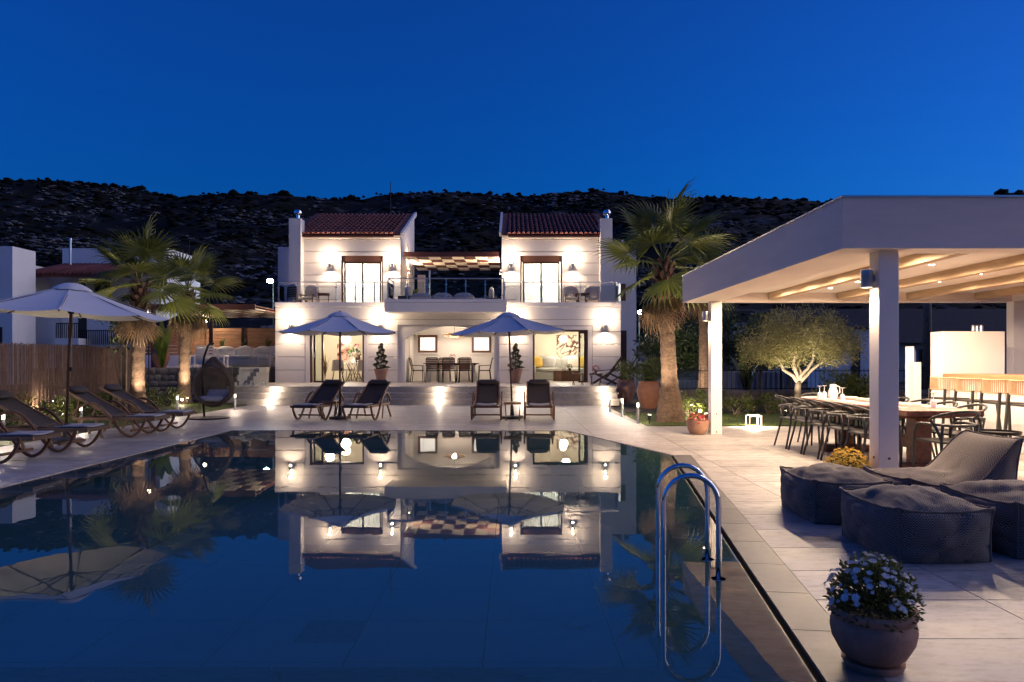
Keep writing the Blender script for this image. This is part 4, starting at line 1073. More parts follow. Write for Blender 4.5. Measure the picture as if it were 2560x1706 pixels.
def parasol_proto():
    t = thing('parasol', '', 'parasol', group='pale canvas parasols')
    r, n_, zr, za = 1.40, 8, 2.02, 2.47
    MB().lathe([(.022,.05),(.022,za+.02)], 12).build('pole', 'dark_wood', t, smooth=True)
    MB().lathe([(.045,2.02),(.045,2.10),(.03,2.11)], 12).build('hub', 'dark_metal', t, auto=40); MB().lathe([(.04,za-.03),(.045,za+.01),(.02,za+.04),(.008,za+.06)], 12).build('finial', 'dark_wood', t, auto=40)
    off = pi/8
    def rim(k): a = off+2*pi*k/n_; return Vector((r*cos(a), r*sin(a), zr))
    apex = Vector((0,0,za))
    for k in range(n_):
        a, b_ = rim(k), rim(k+1)
        def panel(u, v):
            # straight ribs, the cloth sags a little between them; the panel starts below the vent
            e = a*(1-u)+b_*u; v2 = .12+.88*v
            p = apex*(1-v2)+e*v2
            p.z -= .045*sin(pi*u)*v2*v2+.02*sin(pi*v); return p
        MB().grid(panel, 8, 8).build('canopy_panel', 'canopy', t, smooth=True)
        e0 = a*1.0; s_ = (Vector((0,0,za-.015))*.88+e0*.12)
        rb = MB().bar(Vector((0,0,za-.03)), a+Vector((0,0,-.018)), .014, .02).build('rib', 'dark_wood', t)
        MB().bar(Vector((0,0,2.06)), (Vector((0,0,za-.03))*.5+a*.5)+Vector((0,0,-.012)), .012, .014).build('strut', 'dark_wood', rb)
        MB().bar(Vector((0,0,za))*.86+a*.14+Vector((0,0,.006)), a+Vector((0,0,.004)), .012, .004).build('seam', 'canopy', t)
    MB().grid(lambda u,v: (lambda a_, rr: Vector((rr*cos(a_),rr*sin(a_),za+.035-.115*v*v-.012*abs(sin(4*(a_-off)))*v)))(2*pi*u, .02+.27*v), 32, 5).build('vent_cap', 'canopy', t, smooth=True)
    MB().lathe([(.25,0),(.26,.02),(.25,.06),(.05,.075),(.035,.3)], 24).build('base', 'anthracite', t, auto=40)
    MB().tube([(.035,0,1.0),(.035,.0,2.0)], .003, 4).build('cord', 'rope', t); MB().cbox((.04,0,1.15),(.03,.04,.06)).build('crank', 'dark_metal', t)
    return t
pa0 = parasol_proto()
pa0.location = (PX(850,16.85),16.85,0); pa0['label'] = 'left of the two parasols in front of the villa'
pa0.rotation_euler = (0,0,radians(8))
c_ = dup(pa0, 'right of the two parasols in front of the villa', (PX(1281,16.95),16.95,0), radians(-6)); c_.rotation_euler.y = radians(-2.2)
c_ = dup(pa0, 'large parasol over the loungers at the left edge', (PX(163,12.0),12.0,0), radians(3), 1.06); c_.rotation_euler.y = radians(2.5)
# small side tables between the loungers
def table_proto():
    t = thing('side_table', '', 'side table', group='low folding timber side tables')
    for k in range(5): MB().box(-.20,.20,-.20+k*.082,-.13+k*.082,.40,.418).build('slat', 'teak', t)
    MB().box(-.2,.2,-.19,-.165,.37,.40).box(-.2,.2,.165,.19,.37,.40).build('frame', 'teak', t)
    for sx in (-1,1):
        for sy in (-1,1): MB().bar((sx*.17,sy*.18,.39),(sx*.15,-sy*.17,0),.022,.022).build('leg', 'teak', t)
    return t
tb0 = table_proto(); tb0.location = (PX(828,16.9),16.75,0); tb0['label'] = 'small timber table between the left pair of loungers'
dup(tb0, 'small timber table between the right pair of loungers', (PX(1282,16.4),16.45,0))

# --- hanging egg chair
eg = thing('egg_chair', 'woven rattan egg-shaped hanging chair with a pale cushion', 'hanging chair', (PX(517,16.9),16.9,0))
MB().lathe([(.0,0),(.46,0),(.47,.015),(.46,.03),(.0,.035)], 36, (.05,0,0), False, False).build('base', 'dark_metal', eg, auto=40)
MB().tube([(-.12,.15,.02),(-.18,.2,.5),(-.24,.28,1.0),(-.17,.25,1.45),(-.02,.12,1.72),(.12,.0,1.78),(.17,-.02,1.74)], .026, 10).build('stand', 'dark_metal', eg, smooth=True)
MB().tube([(.17,-.02,1.74),(.17,-.02,1.46)], .008, 6).build('chain', 'steel', eg)
ec = (.17,-.02,.27)
def egr(v): return .50*(sin(pi*min(v,.999))**.58)*(1-.56*v)*1.22
shell = MB(); NU, NV = 64, 34
def inside(a, v):   # the opening faces the camera (-y), slightly right
    d = (a-(-pi/2+.15)+pi) % (2*pi)-pi
    return abs(d/1.12)**2.4+abs((v-.43)/.37)**2.4 < 1
for j in range(NV):
    v0 = .02+.97*j/NV
    for sgn in (0,1):
        pass
ring = MB()
def EP(a, v, k=1.0): r_ = egr(v)*k; return Vector((ec[0]+r_*cos(a), ec[1]+r_*sin(a)*.85, ec[2]+1.19*v))
# woven wall: crossing cane strands with gaps
wv = MB()
for j in range(52):
    v = .015+.975*j/51; seg = []
    for i in range(73):
        a = 2*pi*i/72
        if inside(a, v):
            if len(seg) > 1: wv.tube(seg, .0075, 4, cap=False)
            seg = []
        else: seg.append(EP(a, v, 1+.012*(1 if (i+j)%2 else -1)))
    if len(seg) > 1: wv.tube(seg, .0075, 4, cap=False)
for i in range(44):
    a = 2*pi*i/44; seg = []
    for j in range(40):
        v = .01+.98*j/39
        if inside(a, v):
            if len(seg) > 1: wv.tube(seg, .008, 4, cap=False)
            seg = []
        else: seg.append(EP(a, v, 1.0))
    if len(seg) > 1: wv.tube(seg, .008, 4, cap=False)
wv.build('woven_shell', 'rattan', eg, kind='stuff')
def sgp(c_): return math.copysign(abs(c_)**(2/2.4), c_)
rimp = [EP(-pi/2+.15+1.12*sgp(cos(b_)), .43+.37*sgp(sin(b_)), 1.01) for b_ in [2*pi*k/56 for k in range(56)]]
MB().tube(rimp, .024, 8, closed=True).build('rim', 'rattan', eg, smooth=True)
o = link('cushion', cushion_mesh(.56,.40,.12,N=8,seed=12), 'pad', eg, loc=(ec[0],ec[1]+.02,ec[2]+.14))
o = link('cushion', cushion_mesh(.46,.22,.10,N=8,seed=13), 'pad', eg, loc=(ec[0]+.04,ec[1]+.22,ec[2]+.27)); o.rotation_euler = (radians(60),0,radians(6))

# --- bollard lights
def bollard_proto(h=.46):
    t = thing('bollard_light', '', 'bollard light', group='slim bollard lights along the path')
    MB().lathe([(.04,0),(.04,.008),(.026,.012),(.026,h-.10)], 14).build('post', 'steel', t, auto=40)
    MB().lathe([(.024,h-.10),(.024,h-.015)], 14).build('lens', 'bulb_soft', t, smooth=True); MB().lathe([(.03,h-.015),(.03,h)], 14).build('cap', 'steel', t, auto=40)
    point(t, (0,0,h-.055), 7.0, WARM2, .03)
    return t
b0 = bollard_proto()
BL = [(2.58,19.0,'bollard light nearest the villa on the right lawn edge'), (2.63,17.2,'middle bollard light on the right lawn edge'), (2.71,15.5,'nearest bollard light on the right lawn edge'),
      (-8.6,18.5,'bollard light on the left lawn below the second palm'), (-8.62,14.4,'bollard light hidden behind the farthest lawn loungers'), (-8.62,12.2,'bollard light behind the left parasol pole'),
      (-8.62,10.2,'bollard light behind the nearest lawn loungers'), (PX(577,19.3),19.6,'bollard light just right of the egg chair')]
for i, (x,y,lb) in enumerate(BL):
    if i == 0: b0.location = (x,y,0); b0['label'] = lb
    else: dup(b0, lb, (x,y,0))
# --- garden spike lights: uplights and bush lights
def spike(x, y, lb, watt, tgt=None, cat='spike light', cold=False):
    t = thing('spike_light', lb, cat, (x,y,0), group='small garden spike lights')
    MB().lathe([(.01,0),(.012,.12)], 8).build('spike', 'dark_metal', t)
    if tgt is None:
        MB().ball((0,0,.17),.032,8).build('globe', 'bulb_warm', t, smooth=True); point(t, (0,0,.17), watt, WARM2, .05)
    else:
        d = (Vector(tgt)-Vector((x,y,.15))).normalized()
        h_ = MB().tube([Vector((0,0,.15))-d*.07, Vector((0,0,.15))+d*.05], .035, 12).build('head', 'dark_metal', t, auto=40)
        MB().tube([Vector((0,0,.15))+d*.051, Vector((0,0,.15))+d*.054], .03, 12).build('lens', 'bulb_warm', t)
        spot(t, Vector((0,0,.15))+d*.07, watt, d, 75, .7, WARM2, .03)
    return t
spike(PX(79,16.6),16.6,'glowing garden light among the shrubs at the reed fence',6.0)
spike(PX(1750,17.0),17.0,'glowing garden light between shrubs behind the far post',5.0)
spike(PX(455,22.0),22.0,'tiny glowing garden light behind the second palm',1.2)
spike(2.93,15.35,'uplight at the left of the big palm trunk',17,(3.5,16.0,3.6)); spike(4.25,15.75,'uplight at the right of the big palm trunk',15,(3.7,16.0,3.6))
spike(-9.25,18.0,'uplight at the foot of the left palm trunk',16,(-9.6,18.5,2.6)); spike(-10.0,22.2,'uplight at the foot of the second left palm',20,(-10.45,22.8,2.6))
spike(6.3,16.6,'uplight tilted towards the olive tree',13,(6.9,17.4,1.9)); spike(7.3,16.5,'second uplight below the olive crown',7,(7.1,17.4,2.0))
spike(5.2,20.6,'uplight at the ivy-clad palm behind the post',16,(5.85,22.0,1.6))
# --- open cube lantern on the patio edge
t = thing('cube_lantern', 'open white cube lantern lit on the patio edge', 'lantern', (4.95,14.75,0))
s = .12
for sx in (-1,1):
    for sy in (-1,1): MB().box(sx*s-.01,sx*s+.01,sy*s-.01,sy*s+.01,.012,.228).build('upright', 'white_paint', t)
for z in (0,.228):
    MB().box(-s-.012,s+.012,-s-.012,-s+.012,z,z+.014).box(-s-.012,s+.012,s-.012,s+.012,z,z+.014).box(-s-.012,-s+.012,-s+.012,s-.012,z,z+.014).box(s-.012,s+.012,-s+.012,s-.012,z,z+.014).build('frame', 'white_paint', t)
MB().box(-.1,.1,-.1,.1,.222,.227).build('led_panel', 'bulb_warm', t); spot(t, (0,0,.21), 7, (0,0,-1), 165, .3, WARM2, .05)
# --- street lamps on the hill road
for x, y, z, lb in ((PX(683,60),60,PZ(702,60),'cold white street lamp left of the villa'), (PX(1598,62),62,PZ(780,62),'cold white street lamp right of the villa')):
    t = thing('street_lamp', lb, 'street lamp', (x,y,0))
    MB().tube([(0,0,-1),(0,0,z-.1)], .05, 8).build('pole', 'dark_metal', t, smooth=True); MB().bar((0,0,z-.05),(0,-.7,z),.1,.08).build('arm', 'steel', t)
    MB().ball((0,-.75,z-.1),.26,8,(1,1,.7)).build('lamp_head', 'bulb_cold', t, smooth=True); point(t, (0,-1.6,z-.6), 28, (.55,.85,1.0), .2)

# ================================================================== PLANTS
def fan_mesh(name, Rr, pet, seed, droop=.25, N=25, span=118):
    """one fan-palm frond: petiole along +y, pleated fan with free drooping tips"""
    rr = random.Random(seed); m_ = MB()
    m_.tube([(0,0,0),(0,pet*.5,.02),(0,pet,.0)], [.020,.013,.009], 5)
    for k in range(N):
        a0 = radians(-span+2*span*k/N); a1 = radians(-span+2*span*(k+1)/N); am = (a0+a1)/2
        L = Rr*(.80+.2*cos(am*.8))*rr.uniform(.9,1.06)
        def pt(a, r, up): return (sin(a)*r, pet+cos(a)*r, -droop*(r/Rr)**2*Rr*.5+up)
        j = .43*L; w_ = rr.uniform(.0,.04)
        tipdrop = rr.uniform(.02,.16)*Rr
        p = [pt(am,.02,0), pt(a0,j,-.010), pt(am,j,.022), pt(a1,j,-.010), pt(am-.02,.80*L,.01-tipdrop*.25), pt(am+.02,.80*L,.01-tipdrop*.25), pt(am+rr.uniform(-.03,.03),L,-tipdrop)]
        m_.add(p, [(0,1,2),(0,2,3),(1,4,2),(2,5,3),(2,4,6,5)])
    me = m_.mesh(name); return me
FANS = [fan_mesh('frond', .85, .75, s, d) for s, d in ((1,.2),(2,.4),(3,.6),(4,.3))]
for f_ in FANS: f_.materials.append(MAT['leaf_palm'])
DEADF = [fan_mesh('dead_frond', .72, .55, s, 1.1, 20, 70) for s in (8,9)]
for f_ in DEADF: f_.materials.append(MAT['leaf_dead'])
def palm(lb, x, y, zc, r0, r1, lean, nf, scale, seed, spear=True, skirt=10, z0=0):
    rr = random.Random(seed)
    t = thing('fan_palm', lb, 'palm tree', (x,y,z0), group='fan palms in the garden')
    prof = []; H = zc-z0
    tr = MB(); n_, m_ = 26, 60
    vs_ = []
    for j in range(m_+1):
        v = j/m_; z = H*v
        rad = r1+(r0-r1)*max(0,1-v*3.2)**1.6+(r0-r1)*.18*(1-v)
        rad *= 1+.035*sin(z*26+seed)
        for i in range(n_):
            a = 2*pi*i/n_
            q = rad*(1+.10*noise.noise(Vector((cos(a)*3,sin(a)*3,z*7+seed)))+.05*noise.noise(Vector((cos(a)*9,sin(a)*9,z*18))))
            vs_.append((lean*v**1.4+q*cos(a), q*sin(a), z))
    tr.add(vs_, [(j*n_+i, j*n_+(i+1)%n_, (j+1)*n_+(i+1)%n_, (j+1)*n_+i) for j in range(m_) for i in range(n_)])
    tr.build('trunk', 'bark_palm', t, smooth=True)
    bt = MB()   # old leaf bases crossing below the crown
    for k in range(46):
        a = k*2.4; z = H-.95*scale+.9*scale*k/46; rr_ = r1*1.04
        c0 = Vector((lean+rr_*cos(a)*.95, rr_*sin(a)*.95, z)); out = Vector((cos(a),sin(a),0)); sd = Vector((-sin(a),cos(a),0))
        tip = c0+out*.10*scale+Vector((0,0,.20*scale))
        bt.add([c0-sd*.07*scale, c0+sd*.07*scale, tip+sd*.035*scale, tip-sd*.035*scale, c0+out*.05+Vector((0,0,.02))], [(0,1,4),(1,2,4),(2,3,4),(3,0,4)])
    bt.build('leaf_bases', 'boot', t, kind='stuff')
    top = Vector((lean,0,H))
    for k in range(nf):
        a = k*2.39996+rr.uniform(-.2,.2); f_ = k/nf
        el = radians(78-105*f_**.9+rr.uniform(-9,9))
        o = inst(FANS[rr.randrange(4)], 'frond', t, top+Vector((0,0,.12*scale*(1-f_)-.15*scale*f_)), (0,0,0), scale*rr.uniform(.85,1.1))
        o.rotation_euler = (Matrix.Rotation(a-pi/2,3,'Z') @ Matrix.Rotation(el,3,'X') @ Matrix.Rotation(rr.uniform(-.5,.5),3,'Y')).to_euler()
    for k in range(skirt):
        a = k*2*pi/skirt+rr.uniform(-.3,.3)
        o = inst(DEADF[k%2], 'dead_frond', t, top+Vector((cos(a)*r1*.6,sin(a)*r1*.6,-.32*scale)), (0,0,0), scale*rr.uniform(.7,1.0))
        o.rotation_euler = (Matrix.Rotation(a-pi/2,3,'Z') @ Matrix.Rotation(radians(rr.uniform(-72,-48)),3,'X')).to_euler()
    if spear:
        MB().tube([top, top+Vector((.04,0,.8*scale)), top+Vector((-.02*seed%.2,.05,1.5*scale))], [.02,.012,.003], 5).build('spear_leaf', 'leaf_palm', t)
    return t
palm('big fan palm on the lawn right of the villa', 3.52,16.0,3.55,.32,.15,-.16,17,1.10,3,True,5)
palm('fan palm at the left, lit from below, above the parasol tip', -9.62,18.5,3.35,.22,.155,.05,18,1.06,5,True,7)
palm('second fan palm at the left, behind the egg chair', -10.4,22.8,3.55,.24,.16,.12,17,1.10,7,True,7)
palm('slim ivy-clad fan palm behind the far pergola post', 5.85,22.0,3.9,.2,.13,.0,18,.95,9,False,6)

def leafball(mb, c, rx, ry, rz, n_, L, Wd, rr, core=.35, up=.2):
    for q in range(n_):
        v = Vector((rr.gauss(0,1),rr.gauss(0,1),rr.gauss(0,1))).normalized(); k = (core+(1-core)*rr.random()**.6)
        p = Vector((c[0]+v.x*rx*k, c[1]+v.y*ry*k, c[2]+v.z*rz*k))
        d = (v+Vector((rr.uniform(-.9,.9),rr.uniform(-.9,.9),rr.uniform(-.6,.8)+up)))
        mb.leaf(p, d, Vector((rr.uniform(-1,1),rr.uniform(-1,1),rr.uniform(-.2,1))), L*rr.uniform(.6,1.3), Wd*rr.uniform(.7,1.3))
def branchy(mb, a, b_, r0, r1, rr, wob=.06, n_=5):
    a, b_ = Vector(a), Vector(b_); pts_ = []
    for k in range(n_+1):
        t_ = k/n_; p = a.lerp(b_, t_)
        if 0 < k < n_: p += Vector((rr.uniform(-wob,wob),rr.uniform(-wob,wob),rr.uniform(-wob,wob)*.5))
        pts_.append(p)
    mb.tube(pts_, [r0+(r1-r0)*k/n_ for k in range(n_+1)], 7); return pts_
# olive
ol = thing('olive_tree', 'olive tree with pale forked trunk and broad silvery crown', 'olive tree', (6.87,17.4,0)); rr = random.Random(21)
tr = MB()
branchy(tr, (0,0,0), (.05,0,.85), .10, .07, rr, .03)
ends = []
for e in ((-.75,.1,1.7),(-.25,-.15,1.9),(.2,.2,1.95),(.55,-.1,1.75),(1.0,.1,1.65),(.05,.4,1.8)):
    branchy(tr, (.05,0,.8), e, .05, .02, rr, .07); ends.append(e)
    for q in range(3): branchy(tr, Vector(e), Vector(e)+Vector((rr.uniform(-.4,.4),rr.uniform(-.4,.4),rr.uniform(.1,.5))), .018, .006, rr, .04)
tr.build('trunk', 'bark_pale', ol, smooth=True)
cr = MB()
clumps = []
for q in range(195):
    a = rr.uniform(0,2*pi); rad = sqrt(rr.random()); cx2, cy2 = 1.36*rad*cos(a)+.1, 1.0*rad*sin(a)
    top_ = 2.55-.55*rad*rad; low = 1.20+.10*rad+.25*(1-rad)
    cz2 = rr.uniform(low, top_); clumps.append((cx2,cy2,cz2))
    leafball(cr, (cx2,cy2,cz2), .27, .27, .23, 105, .072, .022, rr, .1)
for q in range(34):   # upright shoots that break the outline
    a = rr.uniform(0,2*pi); rad = rr.uniform(.2,1.05); b0_ = Vector((1.2*rad*cos(a)+.1, .9*rad*sin(a), 2.35-.45*rad*rad)); dv = Vector((rr.uniform(-.12,.12),rr.uniform(-.1,.1),rr.uniform(.22,.5)))
    for k in range(26):
        p = b0_+dv*rr.random(); cr.leaf(p, Vector((rr.uniform(-1,1),rr.uniform(-1,1),.8)), Vector((rr.uniform(-1,1),rr.uniform(-1,1),.3)), .06, .015)
cr.build('crown', 'leaf_olive', ol)

def shrub(name, lb, cat, loc, clumps, n_, L, Wd, lm, seed, group=None, stem=True, z0=0):
    rr = random.Random(seed); t = thing(name, lb, cat, loc, group=group)
    f_ = MB()
    for c_ in clumps: leafball(f_, c_[:3], c_[3], c_[3], c_[3]*c_[4], n_, L, Wd, rr, .15, .5)
    f_.build('foliage', lm, t)
    if stem:
        s_ = MB()
        for c_ in clumps: branchy(s_, (rr.uniform(-.03,.03),rr.uniform(-.03,.03),z0), (c_[0],c_[1],c_[2]), .012, .005, rr, .03, 3)
        s_.build('stem', 'bark', t)
    return t
def rclumps(n_, rx, ry, z0, z1, r, seed):
    rr = random.Random(seed); return [(rr.uniform(-rx,rx), rr.uniform(-ry,ry), rr.uniform(z0,z1), r*rr.uniform(.7,1.25), rr.uniform(.8,1.2)) for _ in range(n_)]
SH = [(-10.55,13.2,.42,'shrub at the reed fence behind the nearest loungers'),(-10.6,15.0,.38,'shrub at the reed fence left of the glowing garden light'),(-10.6,16.4,.5,'leafy shrub beside the glowing garden light at the reed fence'),(-10.6,17.4,.42,'dark shrub right of the garden light at the reed fence'),
      (-10.6,18.6,.45,'shrub at the reed fence behind the second lounger'),(-10.55,19.6,.5,'shrub at the reed fence behind the lounger headrests'),(-10.6,20.8,.42,'shrub at the reed fence left of the first palm trunk'),(-10.3,21.6,.4,'shrub at the reed fence right of the first palm trunk')]
for i, (x,y,h,lb) in enumerate(SH):
    shrub('garden_shrub', lb, 'shrub', (x,y,0), rclumps(9,.38,.3,.12,h,.16,30+i), 60, .085, .038, 'leaf_shrub', 40+i, 'shrubs along the reed fence')
for i, (x,y,h,lb) in enumerate(((PX(1722,17.4),17.4,.5,'leafy shrub right of the big palm trunk'),(PX(1765,17.6),17.6,.5,'leafy shrub beside the far post and its garden light'),(PX(1838,18.0),18.0,.42,'low shrub under the left of the olive crown'),(PX(1920,18.2),18.2,.4,'low dark shrub left of the olive trunk'),(PX(1890,18.8),18.9,.35,'small shrub at the iron fence'),(PX(2060,18.6),18.7,.42,'low shrub right of the olive trunk'))):
    shrub('garden_shrub', lb, 'shrub', (x,y,0), rclumps(8,.28,.2,.1,h,.14,60+i), 55, .085, .036, 'leaf_shrub', 70+i, 'shrubs behind the right lawn')
shrub('hedge_bush', 'dense dark bush behind the dining table', 'bush', (8.55,18.2,0), rclumps(22,.7,.4,.2,1.0,.28,81), 120, .10, .045, 'leaf_shrub', 82)
# citrus-like trees between villa and olive
for i, (x,y,h,w_,lb) in enumerate(((5.4,24.5,2.5,1.0,'dark leafy tree right of the villa, behind the urns'),(6.9,25.5,3.1,1.2,'dark leafy tree behind the big palm trunk'),(8.6,25.0,2.9,1.2,'dark leafy tree left of the olive crown'),(10.2,26.5,3.0,1.3,'dark leafy tree behind the olive crown'))):
    rr = random.Random(90+i); t = thing('garden_tree', lb, 'tree', (x,y,0), group='dark garden trees right of the villa')
    tk = MB(); branchy(tk, (0,0,0), (.05,0,h*.5), .07, .05, rr, .04)
    for q in range(5): branchy(tk, (.05,0,h*.42), (rr.uniform(-.6,.6)*w_,rr.uniform(-.5,.5),h*rr.uniform(.6,.9)), .035, .012, rr, .06)
    tk.build('trunk', 'bark', t, smooth=True)
    cw = MB()
    for q in range(55):
        a = rr.uniform(0,2*pi); rd = sqrt(rr.random()); leafball(cw, (w_*rd*cos(a), w_*.8*rd*sin(a), rr.uniform(.45,1.0)*h-.25*rd), .32, .32, .26, 60, .15, .06, rr, .1)
    cw.build('crown', 'leaf_dark', t)
def strap_plant(lb, x, y, z, n_, L, Wd, lm, seed, lean=.5, group=None, name='strap_leaf_plant', cat='plant'):
    rr = random.Random(seed); t = thing(name, lb, cat, (x,y,z), group=group)
    for k in range(n_):
        a = rr.uniform(0,2*pi); ln = L*rr.uniform(.6,1.1); le = lean*rr.uniform(.2,1)
        def lf(u, v):
            w_ = Wd*sin(pi*min(.96,v*.92+.06))**.8*(u-.5); r_ = ln*le*v*v; h_ = ln*(v-.28*le*v*v*v)
            return Vector((cos(a)*r_-sin(a)*w_, sin(a)*r_+cos(a)*w_, h_+abs(u-.5)*.06*Wd))
        MB().grid(lf, 2, 8).build('leaf', lm, t, smooth=True)
    return t
strap_plant('tall bright green paddle-leaf plant between the two left palms', PX(405,24.6),24.6,1.12,9,1.9,.32,'leaf_bright',101,.5)
strap_plant('dark paddle-leaf plant beside the right wall of the villa', 4.8,25.2,0,9,2.0,.3,'leaf_dark',103,.5)
strap_plant('dark paddle-leaf plant behind the slim palm', 7.7,23.6,0,8,1.9,.3,'leaf_dark',104,.5)
# sapling with stakes in front of the reed fence
t = shrub('sapling', 'young leafy tree tied to stakes in front of the reed fence', 'sapling', (PX(305,18.9),19.0,0), [(rr.uniform(-.35,.35),rr.uniform(-.3,.3),rr.uniform(1.75,2.75),.24,1.1) for _ in range(16)], 60, .12, .05, 'leaf_dark', 110)
for dx in (-.08,.06): MB().tube([(dx,0,0),(dx,0,1.7)], .02, 6).build('stake', 'beam_wood', t)
# ================================================================== POTS ON AND BESIDE THE TERRACE
def topiary(x, y, lb, seed):
    t = thing('topiary_pot', lb, 'potted topiary', (x,y,FZ), group='spiral topiaries in terracotta pots')
    MB().lathe([(.13,0),(.14,.02),(.20,.28),(.245,.44),(.25,.46),(.262,.47),(.265,.52),(.245,.53),(.225,.5),(.22,.45)], 28, cap1=False).build('pot', 'terracotta_pale', t, auto=40)
    MB().lathe([(.001,.47),(.22,.46)], 20, cap0=False).build('soil', 'soil', t)
    MB().tube([(0,0,.45),(0,0,1.3)], .018, 6).build('stem', 'bark', t)
    rr = random.Random(seed); f_ = MB()
    for q in range(6500):
        h = rr.random()**1.25; z = .53+.90*h; R0 = .26*(1-h)**.85+.025
        ph = h*4.2*2*pi; a = rr.uniform(0,2*pi); wob = .80+.20*cos(a-ph)
        r_ = R0*wob*rr.uniform(.75,1.03); p = (r_*cos(a)+.03*cos(ph)*(1-h), r_*sin(a)+.03*sin(ph)*(1-h), z+.035*cos(a-ph))
        f_.leaf(p, Vector((cos(a)+rr.uniform(-.7,.7),sin(a)+rr.uniform(-.7,.7),rr.uniform(-.3,.9))), Vector((rr.uniform(-1,1),rr.uniform(-1,1),1)), .04, .022)
    f_.build('foliage', 'leaf_topiary', t)
topiary(PX(952.7,26.3),26.3,'spiral topiary in a terracotta pot left of the arched alcove',1); topiary(PX(1289,26.3),26.3,'spiral topiary in a terracotta pot right of the arched alcove',2)
def urn(x, y, s_, lb, seed, plant=True, z=0):
    t = thing('clay_urn', lb, 'urn', (x,y,z), group='large clay jars with bushes')
    prof = [(.17,0),(.18,.02),(.25,.18),(.31,.38),(.325,.5),(.30,.63),(.265,.70),(.27,.72),(.285,.735),(.28,.76),(.25,.76),(.24,.70)]
    MB().lathe([(a*s_,b_*s_) for a,b_ in prof], 36, cap1=False).build('jar', 'pot_brown' if seed == 5 else 'terracotta', t, auto=50)
    MB().lathe([(.001,.69*s_),(.245*s_,.68*s_)], 20, cap0=False).build('soil', 'soil', t)
    if plant:
        rr = random.Random(seed); f_ = MB()
        for c_ in rclumps(14,.26,.2,.78,1.25,.2,seed): leafball(f_, (c_[0],c_[1],c_[2]*s_), c_[3], c_[3], c_[3], 60, .11, .028, rr, .1, .6)
        f_.build('foliage', 'leaf_shrub', t)
    return t
urn(PX(1565,23.4),23.4,.98,'left of the two big clay jars with leafy bushes at the steps',5)
urn(PX(1622,20.2),20.2,1.03,'right of the two big clay jars, partly behind the palm trunk',6)
urn(PX(402,25.0),25.0,.9,'empty rounded clay jar on the left side patio',7,False,1.1)
# ================================================================== FENCES, WALLS, LEFT SIDE PATIO
rf = thing('reed_fence', 'brown reed screen fence along the left side', 'fence', (-11.1,16,0), world=True)
rm = MB(); rr = random.Random(55); y = 8.5
while y < 21.2:
    w_ = rr.uniform(.010,.02); h = 1.74+rr.uniform(-.05,.03); dx = rr.uniform(-.012,.012)
    rm.add([(-11.1+dx,y,0),(-11.088+dx,y+w_/2,0),(-11.1+dx,y+w_,0),(-11.1+dx,y,h),(-11.088+dx,y+w_/2,h),(-11.1+dx,y+w_,h)], [(0,1,4,3),(1,2,5,4),(3,4,5)]); y += w_*.93
rm.build('reed_screen', 'reed', rf, kind='stuff')
for z in (.3,.7,1.1,1.5): MB().tube([(-11.075,8.5,z),(-11.075,21.2,z)], .004, 4).build('wire', 'dark_metal', rf)
for y in range(9,22,2): MB().tube([(-11.13,y,0),(-11.13,y,1.7)], .03, 6).build('post', 'bark', rf)
sp = tag(MB().box(-16,-9.15,24.0,31.5,-.05,1.06).build('side_patio', 'concrete'), 'raised side patio left of the villa', None, kind='structure')
MB().box(-16,-9.1,23.92,31.5,1.06,1.115).build('paving', 'tile', sp)
sw = thing('stone_wall', 'rough stone retaining wall below the side patio', 'wall', (-12,23.9,0), world=True)
MB().box(-15.5,-9.2,23.93,24.0,0,1.05).build('mortar', 'dirt', sw)
sm_ = []
for q in range(5):
    bm = bmesh.new(); bmesh.ops.create_cube(bm, size=1); bmesh.ops.subdivide_edges(bm, edges=bm.edges[:], cuts=1, use_grid_fill=True)
    for v in bm.verts: v.co = v.co*(1-.18*(v.co.length-.5))+Vector((R.uniform(-.07,.07),R.uniform(-.07,.07),R.uniform(-.07,.07)))
    me = bpy.data.meshes.new('stone'); bm.to_mesh(me); bm.free(); me.materials.append(MAT['stone']); me.polygons.foreach_set('use_smooth',[True]*len(me.polygons)); sm_.append(me)
z = .0
while z < 1.0:
    h = R.uniform(.14,.24); x = -15.4
    while x < -9.3:
        w_ = R.uniform(.2,.42)
        o = inst(sm_[R.randrange(5)], 'stone', sw, (x+w_/2,23.92,z+h/2), (0,0,0), (w_*1.02,.14,h*1.05)); o.matrix_parent_inverse = Matrix.Translation(-Vector(sw['_w'])); x += w_
    z += h
wf = thing('plank_fence', 'horizontal timber plank fence behind the white sofa', 'fence', (-12,30.9,1.1), world=True)
for xa, xb in ((-16.0,-13.9),(-13.82,-11.6),(-11.52,-9.0)):
    for k in range(11): MB().box(xa,xb,30.9,30.93,1.12+k*.15,1.12+k*.15+.142).build('plank', 'fence_wood', wf)
for x in (-13.86,-11.56,-8.96): MB().box(x-.04,x+.04,30.84,30.9,1.1,2.8).build('post', 'dark_metal', wf)
# stairs and glass screen between terrace and side patio
sg = thing('side_stairs', 'short white stairs from the villa terrace to the side patio', 'stairs', (-9.1,25,FZ), world=True)
for k in range(4): MB().box(-9.14-.28*(k+1)+.28,-8.95,24.6+k*.3,26.5,FZ+.14*k,FZ+.14*(k+1)-.004*k).build('step', 'tile_step', sg)
gs = thing('glass_screen', 'frameless glass balustrade beside the egg chair', 'glass screen', (-8.6,23.3,FZ), world=True)
for xa, xb in ((-9.05,-8.5),(-8.48,-7.95)):
    MB().box(xa,xb,23.3,23.312,FZ+.02,1.5).build('panel', 'glass', gs); MB().box(xa+.08,xa+.14,23.28,23.335,FZ,FZ+.12).build('clamp', 'steel', gs); MB().box(xb-.14,xb-.08,23.28,23.335,FZ,FZ+.12).build('clamp', 'steel', gs)
MB().box(-9.05,-7.95,23.29,23.322,1.5,1.52).build('top_rail', 'steel', gs)
